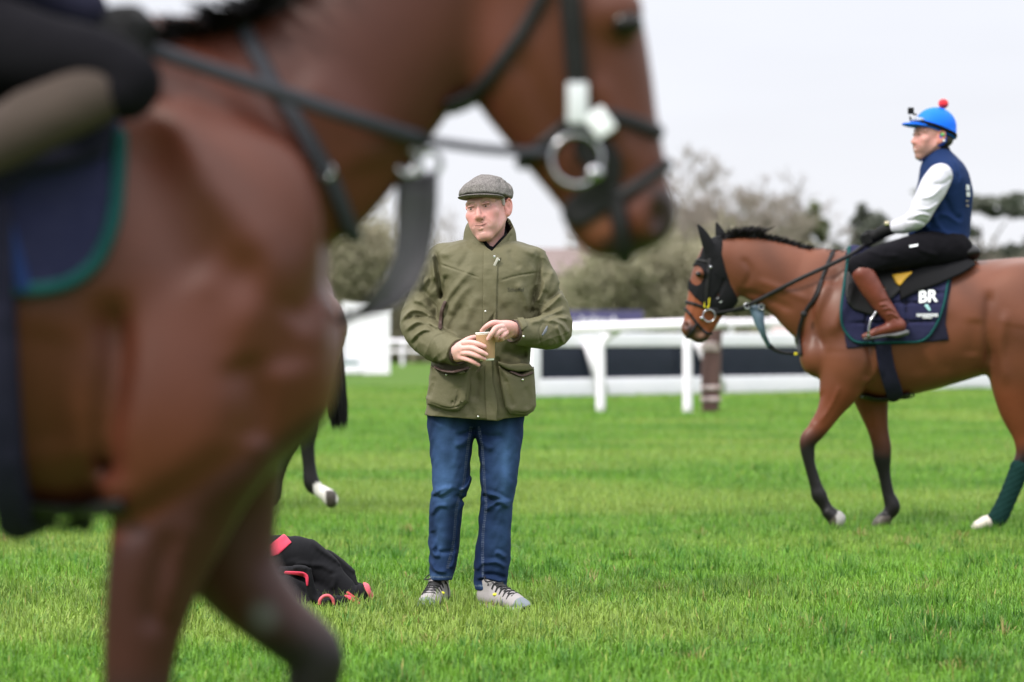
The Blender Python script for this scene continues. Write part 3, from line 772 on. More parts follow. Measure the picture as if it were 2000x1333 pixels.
m_bibb = mat('blue_grey_leather_bib', (0.10, 0.155, 0.215), 0.5, noise=(14, 0.5, (0.08, 0.12, 0.17)), bump=(50, 0.3, 0.004))
def horse_sdf(Y0, rows, sgn, extra):
    H = HP(Y0); S = SDF()
    k = Y0/FPX
    L = []
    for u, t, b, hw in rows:
        p1, p2 = P(u, t, Y0), P(u, b, Y0); L.append((p1[0], Y0, (p1[2]+p2[2])/2, hw, (p1[2]-p2[2])/2))
    S.u(Lo(0, L, 2.15, 5, 0.03))
    for f, kk in extra: S.u(f, kk)
    return S
def flatch(H, pts, w, s=0.8, sub=9):
    return Ch([H(p[0], p[1], w if len(p) < 4 else p[3], p[2]) for p in pts], (0, 1, 0), s, sub)
def mane(name, crest, H, parent, R, n, L, up, seed=1, w0=0.05, wk=1.0):
    """many tapering locks standing on or lying over the crest; crest=[(u,v)], up(t)->(du,dz) direction"""
    A = catmull([H(u, v) for u, v in crest], 8); V = []; Fc = []
    for i in range(n):
        t = R.rand(); q = t*(len(A)-1); j = min(int(q), len(A)-2); b = A[j]+(A[j+1]-A[j])*(q-j)
        b = b+np.array((R.normal(0, .004), R.normal(0, w0*0.35), -0.012))
        dx, dy, dz = up(t, R); d = np.array((dx, dy, dz)); l = L(t)*R.uniform(0.55, 1.15)
        bend = np.array((R.normal(0, .25), R.normal(0, .25), -0.25))
        sd_ = np.cross(d, (R.normal(), R.normal(), R.normal())); sd_ /= np.linalg.norm(sd_)+1e-9
        wd = R.uniform(0.004, 0.009)*wk
        k = len(V)
        for s_, ww in ((0, 1), (0.4, 0.9), (0.75, 0.55), (1.0, 0.08)):
            c = b+d*l*s_+bend*l*s_*s_*0.5; V += [c-sd_*wd*ww, c+sd_*wd*ww]
        for a in range(3): Fc.append((k+2*a, k+2*a+1, k+2*a+3, k+2*a+2))
    return mk(name, np.array(V), Fc, m_hair, parent, True)
def tail_mesh(name, pts, R, parent, n=420):
    """hanging tail: a bundle of curved locks round a path (x,y,z,r)"""
    A = catmull(pts, 8); m = len(A); V = []; Fc = []
    for i in range(n):
        a = R.uniform(0, 2*PI); q = math.sqrt(R.rand()); off = np.array((math.cos(a), math.sin(a)))*q
        t0 = R.uniform(0, 0.45)**1.3; t1 = R.uniform(0.72, 1.0); k = len(V); wd = R.uniform(.004, .008)
        ph = R.uniform(0, 6); th = R.uniform(0, PI)
        for s_ in np.linspace(0, 1, 9):
            t = t0+(t1-t0)*s_; f = t*(m-1); j = min(int(f), m-2); c = A[j]+(A[j+1]-A[j])*(f-j)
            p = c[:3]+np.array((off[0]*c[3], off[1]*c[3], 0))+np.array((math.sin(ph+5*t), math.cos(ph+4*t), 0))*0.006
            sdv = np.array((math.cos(th), math.sin(th), 0))*wd*(1 if s_ < 0.8 else (1-s_)*5+0.02)
            V += [p-sdv, p+sdv]
        for b in range(8): Fc.append((k+2*b, k+2*b+1, k+2*b+3, k+2*b+2))
    o = mk(name, np.array(V), Fc, m_hair, parent, True)
    return o
def ray_near(F, x, z, Y0, reach=0.55): return surf(F, x, z, Y0-reach, Y0+0.1)
def flat_decal(F, name, polys, Y0, Yn, mat_, parent, off=0.008, th=0.003):
    """thin raised print laid on surface F: polygons in photo pixels on the near side"""
    mb = MB()
    for poly in polys:
        top = []
        for (u, v) in poly:
            x, z = P(u, v, Yn)[[0, 2]]; y = ray_near(F, x, z, Y0)
            if y is None: y = Yn
            top.append((x, y-off, z))
        mb.slab(top, None, (0, th, 0))
    return mb.build(name, mat_, parent, False)

# ======================= the ridden horse on the right
HR = HP(YR)
def ridden_horse():
    Y0 = YR; H = HR
    rows = [(1566, 652, 686, .05), (1571, 622, 708, .11), (1588, 575, 734, .17), (1618, 525, 748, .21), (1655, 498, 762, .225), (1700, 496, 775, .245), (1740, 499, 779, .265),
            (1800, 508, 767, .285), (1860, 512, 751, .29), (1930, 508, 730, .285), (2000, 503, 712, .275), (2050, 507, 700, .26), (2082, 525, 685, .21), (2100, 555, 660, .13), (2107, 585, 630, .05)]
    X = []
    # neck and head
    X.append((flatch(H, [(1640, 600, 98), (1607, 581, 95), (1563, 561, 77), (1514, 538, 67), (1462, 521, 60), (1428, 516, 53)], 0, .50), .06))
    X.append((flatch(H, [(1404, 503, 38), (1385, 545, 36), (1371, 590, 29), (1359, 628, 23), (1352, 643, 19)], 0, .72), .03))
    X.append((flatch(H, [(1414, 548, 30), (1407, 572, 36), (1394, 600, 25), (1378, 632, 20), (1368, 648, 17), (1362, 652, 15)], 0, .60), .02))
    X.append((El(H(1346, 641, 0), (.042, .062, .05)), .02))
    X.append((flatch(H, [(1374, 656, 11), (1366, 660, 10)], 0, 1.2), .02))     # lower lip
    # fore and hind legs
    near, far = -.13, .13
    X.append((flatch(H, [(1652, 690, 58, near*.9), (1645, 745, 44, near), (1622, 795, 27, near), (1597, 838, 19, near), (1581, 857, 17.5, near), (1577, 876, 14.5, near), (1584, 915, 11.5, near), (1594, 950, 12, near), (1600, 968, 15, near), (1609, 984, 12, near), (1618, 999, 12.5, near)], near, .78), .04))
    X.append((Ch([H(1617, 1000, near, 13), H(1632, 1013, near, 17), H(1637, 1017, near, 17)], (1, 0, -.75), .8, 1), .006))
    X.append((flatch(H, [(1690, 715, 50), (1703, 785, 32), (1714, 835, 21), (1722, 872, 18.5), (1723, 893, 17.5), (1727, 925, 12.5), (1735, 965, 12), (1743, 990, 15.5), (1734, 1006, 12.5), (1727, 1015, 14)], far, .78), .04))
    X.append((Ch([H(1727, 1012, far, 14), H(1719, 1022, far, 15), H(1714, 1027, far, 13)], (0, 0, 1), .8, 1), .006))
    X.append((flatch(H, [(2010, 640, 88), (1997, 715, 68), (1994, 790, 45), (2004, 845, 28), (2007, 880, 23), (1997, 905, 18), (1984, 935, 15), (1964, 982, 14), (1952, 1006, 16), (1938, 1016, 13), (1926, 1022, 14)], near, .74), .05))
    X.append((Ch([H(1926, 1020, near, 15), H(1912, 1027, near, 13), H(1906, 1030, near, 9)], (0, 0, 1), .8, 1), .006))
    X.append((flatch(H, [(2040, 640, 85), (2050, 720, 60), (2072, 790, 36), (2105, 850, 26), (2112, 875, 23), (2106, 905, 17), (2098, 955, 13), (2092, 995, 16), (2082, 1012, 13), (2078, 1018, 15)], far, .74), .05))
    X.append((Ch([H(2078, 1016, far, 15), H(2068, 1024, far, 14)], (0, 0, 1), .8, 1), .006))
    for sg in (-1, 1):
        X.append((El(H(1640, 630, sg*.17), (.13, .075, .24), np.array(Matrix.Rotation(.35, 3, 'Y'))), .05))
        X.append((El(H(1672, 705, sg*.19), (.13, .07, .13)), .05))
        X.append((El(H(1590, 695, sg*.09), (.085, .10, .12)), .04))
        X.append((El(H(2005, 600, sg*.16), (.26, .13, .25)), .06))
        X.append((El(H(2020, 690, sg*.17), (.17, .10, .22)), .06))
        X.append((El(H(1368, 534, sg*.078), (.032, .018, .022)), .015))      # brow over the eye
    S = horse_sdf(Y0, rows, -1, X)
    S.s(El(H(1341, 636, -.05), (.012, .02, .016)), .008); S.s(El(H(1341, 636, .05), (.012, .02, .016)), .008)
    for pts, w, a in (([(1645, 520), (1625, 570), (1600, 640), (1612, 690)], .030, -.010), ([(1665, 540), (1645, 600), (1618, 660)], .035, .010), ([(1690, 660), (1700, 710), (1688, 745)], .025, -.012),
                      ([(1440, 565), (1500, 580), (1560, 610)], .025, -.008), ([(1450, 500), (1470, 530), (1455, 565)], .02, -.007), ([(1930, 560), (1925, 640), (1935, 720)], .035, -.014),
                      ([(1960, 600), (1950, 680), (1965, 760)], .03, .008), ([(1610, 760), (1600, 800), (1590, 830)], .012, -.006), ([(1640, 750), (1625, 790), (1600, 830)], .012, .005),
                      ([(1712, 800), (1718, 850)], .012, -.005), ([(1800, 600), (1790, 680), (1800, 740)], .05, -.005), ([(1850, 600), (1842, 680), (1850, 735)], .05, -.005), ([(1900, 620), (1895, 700)], .05, -.006),
                      ([(1420, 540), (1412, 565), (1396, 590)], .012, -.006), ([(1365, 560), (1356, 600), (1350, 620)], .01, .004), ([(1475, 545), (1530, 565), (1590, 590)], .022, .006)):
        S.m(*fold2(Y0-.2, pts, w, a*1.5))
    for pts, w, a in (([(1588, 885), (1596, 945)], .006, -.004), ([(1735, 930), (1742, 975)], .006, -.004)): S.m(*fold2(Y0-.1, pts, w, a))
    root = thing('horse', 'bay horse in a black hood walking left under the rider in the blue helmet', 'horse', (gx(1800, Y0), Y0, 0))
    def col(V):
        u, v = uv(V); n = wob(V.astype(F32), 9, 1)*.5+.5
        c = np.tile(np.array((0.142, 0.0455, 0.0225)), (len(V), 1)); c *= (0.78+0.34*n)[:, None]
        red = np.array((0.140, 0.034, 0.013)); blk = np.array((0.006, 0.0048, 0.0056))
        m = np.clip((v-735)/40, 0, 1)[:, None]*((u < 1900) | (v > 700))[:, None]; c = c*(1-.7*m)+red*.7*m
        leg = np.where(u < 1690, np.clip((v-826-26*n)/50, 0, 1), np.where(u < 1850, np.clip((v-(838-26*n))/75, 0, 1), np.clip((v-845-25*n)/45, 0, 1)))[:, None]
        c = c*(1-leg)+blk*leg
        face = (np.clip((1425-u)/30, 0, 1)*np.clip((v-540)/30, 0, 1)*(v < 700))[:, None]; c = c*(1-face*.8)+np.array((0.24, 0.068, 0.026))*face*.8
        muz = np.clip(((v-618)*.8+(1372-u)*.55-18)/12, 0, 1)*(v < 700)*(u < 1440); muz = np.clip(muz*(v > 626), 0, 1)[:, None]*np.clip(1.2-n*.6, 0, 1)[:, None]
        c = c*(1-muz)+np.array((0.03, .02, .02))*muz
        low = np.clip((np.abs(u-1368)-0)/1e9, 0, 1)
        pink = np.clip(1-np.hypot((u-1366)/14, (v-655)/9), 0, 1)[:, None]; c = c*(1-pink)+np.array((.30, .15, .10))*pink
        hoof = ((v > 1008) & (u > 1690) & (u < 1740)) | ((v > 1000+.9*(1640-u)) & (u > 1600) & (u < 1670))
        c[hoof] = np.array((0.07, 0.058, 0.05))
        sole = (v > 985+.75*(u-1600)*-.6+30) & (u > 1634) & (u < 1670) & (v > 990); c[sole] = np.array((.34, .33, .32))
        sock = (u < 1945) & (u > 1880) & (v > 1004); c[sock] = np.array((.62, .56, .50))
        return c
    body = sd('body', S, .0095, m_coat, root, col, rel=1)
    # eye
    p = H(1364, 536, -.094); MB().sphere(p, (.017, .012, .016)).build('eye', m_eye, root)
    # ears of the hood, both sides
    hood_poly = poly2([P(u, v, Y0-.07)[[0, 2]] for u, v in ((1413, 458), (1411, 478), (1409, 496), (1417, 528), (1426, 555), (1436, 573), (1444, 587), (1440, 606), (1427, 612), (1404, 618), (1378, 601), (1370, 592), (1355, 579), (1346, 566), (1343, 552), (1352, 520), (1368, 500), (1372, 488), (1385, 455))])
    def eyehole(x, z):
        c = P(1361, 538, Y0-.09); return (np.hypot((x-c[0])/.040, (z-c[2])/.058)-1)*.045
    hp = Patch(S, hood_poly, .006, Y0-.3, Y0+.3, .003, .004, (eyehole,))
    class HoodAll:
        def bounds(s): return np.minimum(hp.lo, np.array(P(1350, 430, Y0-.1))-.02), np.maximum(hp.hi, np.array(P(1440, 430, Y0+.1))+.02)
        e1 = Ch([H(1390, 497, -.065, 13), H(1381, 473, -.075, 11), H(1371, 452, -.08, 7), H(1362, 438, -.078, 1.5)], (0, 1, 0), .6)
        e2 = Ch([H(1413, 480, .06, 13), H(1408, 462, .07, 11), H(1403, 446, .075, 6), H(1399, 435, .075, 1.5)], (0, 1, 0), .6)
        def __call__(s, p, a, b): return smin(smin(hp(p, a, b), s.e1(p, a, b), .02), s.e2(p, a, b), .02)
    hood = sd('hood', HoodAll(), .006, m_hood, root)
    # bridle
    br = MB(); Yn = Y0-.09
    def strap(name, pts, w, t, m, parent, y0=Y0-.5, y1=Y0+.5, h=.0055, Yp=None, F=S, k=.003):
        q = stroke2([P(u, v, Yp or Yn)[[0, 2]] for u, v in pts], w); return sd(name, Patch(F, q, t, y0, y1, k, .003), h, m, parent)
    bridle = strap('bridle', [(1386, 508), (1384, 535), (1380, 575), (1381, 602)], .011, .014, m_leather, root)
    strap('noseband', [(1332, 588), (1350, 592), (1375, 600), (1402, 606)], .009, .010, m_leather, bridle)
    strap('drop_noseband', [(1334, 598), (1346, 611), (1362, 632), (1380, 650), (1392, 652)], .008, .010, m_leather, bridle)
    strap('chin_strap', [(1362, 632), (1352, 648), (1344, 660)], .008, .010, m_leather, bridle)
    strap('browband', [(1363, 508), (1386, 512)], .007, .012, m_leather, bridle)
    yb = surf(S, *P(1384, 618, Yn)[[0, 2]], Y0-.4, Y0)
    yb = (yb or Yn)-.018
    MB().torus(np.array((P(1385, 617, yb))), .036, .0045, (1, 0, 0), (0, 0, 1)).build('bit_ring', m_steel, bridle)
    MB().sphere(P(1371, 622, yb-.004), .012).build('bit_joint', m_steel, bridle)
    R5 = np.array(Matrix.Rotation(-.12, 3, 'Y'))
    MB().box(P(1381, 588, yb-.004), (.016, .004, .042), R5, .003).build('yellow_tag', m_yellow, bridle)
    MB().box(P(1408, 585, yb+.002), (.016, .004, .017), np.array(Matrix.Rotation(.5, 3, 'Y')), .003).build('white_badge', m_wlabel, bridle)
    MB().sphere(P(1388, 522, Yn-.025), (.009, .006, .009)).build('buckle', m_steel, bridle)
    # reins: bit -> rings of the bib -> hands, both sides
    for i, sg in enumerate((-1, 1)):
        a = np.array(P(1392, 612, yb if sg < 0 else 2*Y0-yb)); b = np.array(P(1459, 598, Y0+sg*.03)); c = np.array(P(1560, 546, Y0+sg*.16)); d = np.array(P(1652, 503, Y0+sg*.17)); e = np.array(P(1694, 476, Y0+sg*.06))
        if sg > 0: b = np.array(P(1476, 600, Y0+.03))
        MB().tube([a, (a+b)/2+np.array((0, 0, -.006)), b], .008, 8, 6, flat=((0, 1, 0), .4)).tube([b, (b+c)/2, c, d, e], .0125, 8, 6, flat=((0, 1, 0), .4)).build('rein', m_leather, root)
    # neck strap and bib martingale
    strap('neck_strap', [(1630, 492), (1618, 515), (1604, 548), (1590, 582), (1575, 606), (1566, 630), (1562, 660), (1563, 692)], .010, .012, m_leather, root, Yp=Y0-.15)
    MB().sphere(P(1570, 614, Y0-.19), (.02, .012, .02)).build('strap_buckle', m_leather, root)
    bib = MB().slab([P(u, v, Y0-.02) for u, v in ((1463, 597), (1491, 596), (1492, 612), (1493, 632), (1497, 655), (1506, 674), (1500, 679), (1488, 658), (1476, 634), (1468, 615))], None, (0, .04, 0)).build('bib_martingale', m_bibb, root)
    MB().tube([P(1502, 674, Y0), P(1515, 684, Y0), P(1535, 690, Y0), P(1562, 691, Y0)], [.015, .012, .010, .010], 8, 5, flat=((0, 1, 0), .6)).build('strap', m_leather, bib)
    MB().box(P(1556, 691.5, Y0-.012), (.014, .008, .008), None, .003).build('yellow_clip', m_yellow, bib)
    for u, v in ((1459, 598), (1487, 600)): MB().torus(P(u, v, Y0-.035), .016, .005, (1, 0, 0), (0, 0, 1), 20, 6).build('ring', m_steel, bib)
    # saddle cloth, underlay, saddle
    Yc = Y0-.26
    up = poly2([P(u, v, Yc)[[0, 2]] for u, v in ((1660, 490), (1647, 600), (1648, 640), (1653, 681), (1700, 678), (1790, 671), (1852, 665), (1845, 632), (1850, 590), (1862, 545), (1885, 490))])
    UP = Patch(S, up, .010, Y0-.5, Y0+.5, .006, .004); sd('underlay', UP, .009, m_under, root)
    edge = [(1668, 480), (1660, 510), (1655.7, 533), (1646, 577), (1642, 609), (1645, 636), (1656, 655), (1672.5, 668), (1708, 670), (1746, 669), (1790, 668), (1808, 660), (1820, 645), (1832, 622), (1843, 588), (1851, 554), (1861, 534), (1885, 500)]
    cl = poly2([P(u, v, Yc)[[0, 2]] for u, v in edge]+[P(1885, 470, Yc)[[0, 2]], P(1700, 460, Yc)[[0, 2]]])
    CL = Patch(S, cl, .022, Y0-.5, Y0+.5, .008, .004)
    quilt = SDF()
    class Q:
        lo, hi = CL.lo, CL.hi
        def __call__(s, p, a, b): return CL(p, a, b)
    quilt.u(Q())
    for pts in ([(1700, 560), (1860, 575)], [(1645, 592), (1850, 592)], [(1645, 632), (1850, 628)], [(1768, 575), (1772, 668)], [(1690, 575), (1694, 668)], [(1735, 600), (1738, 668)]): quilt.m(*fold2(Yc, pts, .010, -.011, asym=0))
    cloth = sd('saddle_cloth', quilt, .0075, m_navyc, root)
    sd('binding', Patch(S, stroke2([P(u, v, Yc)[[0, 2]] for u, v in edge], .0068), .025, Y0-.5, Y0-.02, .004, .003), .006, m_teal, cloth)
    # white initials, emblem and small line of writing on the cloth
    def text_decal(txt, u, v, hpx, wpx, rot, shear, par, m, bold=.0):
        cu = bpy.data.curves.new('t', 'FONT'); cu.body = txt; cu.size = 1; cu.offset = bold; cu.resolution_u = 3
        to = bpy.data.objects.new('t', cu); COL.objects.link(to); dg = bpy.context.evaluated_depsgraph_get(); me = to.evaluated_get(dg).to_mesh()
        vs = np.array([tuple(q.co) for q in me.vertices]); fs = [tuple(f.vertices) for f in me.polygons]; to.evaluated_get(dg).to_mesh_clear()
        COL.objects.unlink(to); bpy.data.objects.remove(to); bpy.data.curves.remove(cu)
        lo, hi = vs.min(0), vs.max(0); x = (vs[:, 0]-(lo[0]+hi[0])/2)/(hi[0]-lo[0])*wpx; z = (vs[:, 1]-(lo[1]+hi[1])/2)/(hi[1]-lo[1])*hpx
        x = x+shear*z; c, s_ = math.cos(rot), math.sin(rot); uu = u+x*c-z*s_; vv = v-(x*s_+z*c)
        W3 = []
        for a, b in zip(uu, vv):
            px, pz = P(a, b, Yc)[[0, 2]]; y = surf(CL, px, pz, Y0-.5, Y0, 120); W3.append((px, (y or Yc)-.013, pz))
        return mk('lettering', np.array(W3), fs, m, par, False)
    text_decal('BR', 1811.5, 579, 24, 37, .07, .12, cloth, m_wlabel, .03)
    R = np.random.RandomState(5)
    polys = [[(1801+i*3.2, 619.0+R.uniform(-1, 1)), (1801+i*3.2+2, 619), (1801+i*3.2+2, 613), (1801+i*3.2, 613)] for i in range(-4, 9)]
    flat_decal(quilt, 'small_lettering', polys+[[(1800+i*3, 622.5), (1802+i*3, 622.5), (1802+i*3, 619.8), (1800+i*3, 619.8)] for i in range(6)], Y0, Yc, m_wlabel, cloth)
    flat_decal(quilt, 'emblem', [[(1803, 597), (1809, 594), (1812, 600), (1808, 603)], [(1810, 595), (1815, 605), (1813, 608), (1807, 603)]], Y0, Yc, mat('emblem_teal', (.3, .55, .55), .6), cloth)
    FL = poly2([P(u, v, Yc)[[0, 2]] for u, v in ((1665, 500), (1654, 540), (1650, 575), (1655, 594), (1667, 606), (1690, 613), (1708, 619), (1716, 610), (1735, 590), (1752, 575), (1790, 540), (1760, 495))])
    saddle = sd('saddle', Patch(S, FL, .038, Y0-.5, Y0+.5, .012, .004), .008, m_leather, root)
    PD = poly2([P(u, v, Yc)[[0, 2]] for u, v in ((1745, 548), (1756, 560), (1757, 588), (1792, 570), (1830, 557), (1880, 535), (1911, 517), (1906, 508), (1886, 497), (1851, 515), (1800, 520))])
    sd('half_pad', Patch(S, PD, .045, Y0-.5, Y0+.5, .016, .004), .009, m_hood, root)
    S2 = SDF(); S2.u(Lo(0, [(P(1700, 0, Y0)[0], Y0, P(0, 505, Y0)[2], .13, .03), (P(1760, 0, Y0)[0], Y0, P(0, 500, Y0)[2], .16, .035), (P(1840, 0, Y0)[0], Y0, P(0, 502, Y0)[2], .19, .03), (P(1895, 0, Y0)[0], Y0, P(0, 494, Y0)[2], .17, .05), (P(1908, 0, Y0)[0], Y0, P(0, 497, Y0)[2], .14, .03)]))
    sd('seat', S2, .01, m_leather, saddle)
    YQ = poly2([P(u, v, Yc)[[0, 2]] for u, v in ((1742, 536), (1786, 530), (1770, 544), (1756, 560), (1748, 552))])
    sd('yellow_pad', Patch(S, YQ, .052, Y0-.5, Y0-.02, .01, .004), .007, mat('yellow_gel', (.75, .42, .03), .5, noise=(20, .5, (.6, .3, .02))), saddle)
    girth = strap('girth', [(1720, 660), (1726, 700), (1736, 735), (1752, 772)], .045, .018, m_under, root, Yp=Y0-.2, h=.009, k=.006)
    strap('girth_strap', [(1690, 776), (1715, 782), (1740, 780), (1775, 772)], .012, .016, m_leather, root, Yp=Y0-.1)
    MB().tube([P(1740, 776, Y0-.08), P(1765, 779, Y0-.08), P(1785, 774, Y0-.08), P(1780, 768, Y0-.08)], .005, 6, 5).build('loose_strap', m_leather, girth)
    # green stable bandage on the near hind
    F2 = SDF(); F2.u(flatch(H, [(1992, 914, 19.5), (1984, 935, 18.5), (1964, 982, 18), (1951, 1008, 19), (1944, 1014, 17)], near, .85))
    class Rg:
        lo, hi = F2.bounds()
    F2.m(lambda p, d: d+.0012*np.sin((p[:, 2]*1.0-p[:, 0]*.55)*190).astype(F32))
    sd('leg_bandage', F2, .006, mat('green_bandage', (.0035, .022, .020), .9, spec=.15, noise=(40, .4, (.007, .034, .031)), bump=(120, .4, .003)), root)
    Rm = np.random.RandomState(2)
    mane('mane', [(1404, 470), (1421, 463), (1450, 461), (1480, 463), (1527, 473), (1583, 489), (1630, 494), (1650, 497)], H, root, Rm, 3200,
         lambda t: .024*(1-t)**.5+.036+(.045 if .16 < t < .42 else 0), lambda t, R: (.45+R.normal(0, .35), R.normal(-.15, .35), .62+.2*R.rand()), wk=.55)
    tail_mesh('tail', [H(2098, 545, 0, 10), H(2118, 590, 0, 20), H(2126, 700, 0, 30), H(2122, 830, 0, 26), H(2116, 900, 0, 10)], Rm, root)
    return root, S
rid_h, SR = ridden_horse()

# ======================= the third horse, mostly hidden behind the nearest one
def third_horse():
    Y0 = YT; H = HP(Y0); k = .918
    def U(u, v): return 640+(u-2092)*k, 666.5+(v-666.5)*k
    def fl(pts, w, s): return flatch(H, [(*U(p[0], p[1]), p[2]*k) for p in pts], w, s)
    rows = [(1566, 652, 686, .05), (1571, 622, 708, .11), (1588, 575, 734, .17), (1618, 525, 748, .21), (1655, 498, 762, .225), (1740, 499, 779, .265),
            (1800, 508, 767, .285), (1860, 512, 751, .29), (1930, 508, 730, .285), (2000, 503, 712, .275), (2050, 507, 700, .26), (2082, 525, 685, .21), (2100, 555, 660, .13), (2107, 585, 630, .05)]
    rows = [(*(U(u, t)), U(u, b)[1], hw) for u, t, b, hw in rows]
    X = [(fl([(1640, 600, 98), (1607, 575, 95), (1563, 540, 77), (1514, 495, 67), (1470, 455, 60), (1440, 438, 53)], 0, .5), .06),
         (fl([(1418, 428, 38), (1396, 462, 36), (1375, 510, 29), (1355, 548, 23), (1346, 560, 20)], 0, .72), .03), (fl([(1424, 470, 30), (1414, 492, 35), (1395, 522, 25), (1370, 560, 18), (1358, 568, 15)], 0, .6), .02),
         (fl([(1412, 405, 12), (1405, 385, 9), (1398, 368, 2)], -.07, .6), .01), (fl([(1424, 402, 12), (1418, 382, 9), (1412, 366, 2)], .07, .6), .01)]
    for w, dx in ((-.13, 0), (.13, 40)):
        X.append((fl([(1660+dx, 690, 58), (1655+dx, 760, 42), (1652+dx, 810, 26), (1650+dx, 850, 19), (1650+dx, 880, 17), (1651+dx, 930, 12), (1652+dx, 980, 15), (1645+dx, 1002, 12), (1640+dx, 1018, 15), (1636+dx, 1022, 14)], w, .78), .04))
    near, far = -.14, .13
    X.append((flatch(H, [(600, 640, 78), (588, 715, 62), (578, 770, 42), (596, 822, 24), (599, 842, 20), (600, 870, 15), (604, 910, 13), (609, 944, 16), (621, 957, 13), (630, 963, 13)], near, .76), .05))
    X.append((Ch([H(631, 962, near, 13), H(644, 972, near, 16), H(648, 978, near, 15)], (1, 0, -.4), .85, 1), .006))
    X.append((fl([(2020, 640, 85), (2000, 720, 60), (1990, 790, 36), (2005, 850, 26), (2010, 875, 23), (2000, 905, 17), (1985, 955, 13), (1975, 995, 16), (1962, 1012, 13), (1955, 1020, 15)], far, .74), .05))
    for sg in (-1, 1):
        for c, r in (((1640, 630), (.13, .075, .24)), ((1672, 705), (.13, .07, .13)), ((2005, 600), (.26, .13, .25))): X.append((El(H(*U(*c), sg*.17), r), .05))
    S = horse_sdf(Y0, rows, -1, X)
    root = thing('horse', 'dark bay horse with one white hind sock, mostly hidden behind the nearest horse', 'horse', (gx(400, Y0), Y0, 0))
    def col(V):
        u, v = uv(V); n = wob(V.astype(F32), 9, 1)*.5+.5
        c = np.tile(np.array((.10, .042, .026)), (len(V), 1)); leg = np.clip((v-800)/30, 0, 1)[:, None]; c = c*(1-leg)+np.array((.005, .004, .005))*leg
        s = (u > 612+4*n) & (v+.35*(u-612) > 946) & (u < 665); c[s] = np.array((.72, .68, .66))
        hf = (u > 637) & (v > 958) & (u < 675); c[hf] = np.array((.05, .042, .035)); c[(u > 657) & (u < 675) & (v > 955)] = np.array((.6, .58, .55))
        return c
    sd('body', S, .013, m_coat, root, col, rel=1)
    for sg in (-1, 1): MB().sphere(H(*U(1385, 462), sg*.085), .018).build('eye', m_eye, root)
    R = np.random.RandomState(6)
    tail_mesh('tail', [H(625, 560, 0, 9), H(636, 600, 0, 18), H(645, 690, 0, 22), H(656, 780, 0, 21), H(662, 845, 0, 15)], R, root, 700)
    mane('mane', [U(1430, 392), U(1470, 400), U(1520, 430), U(1583, 470), U(1650, 497)], H, root, R, 500, lambda t: .1, lambda t, R: (.2, R.normal(-.3, .4), .3))
third_horse()

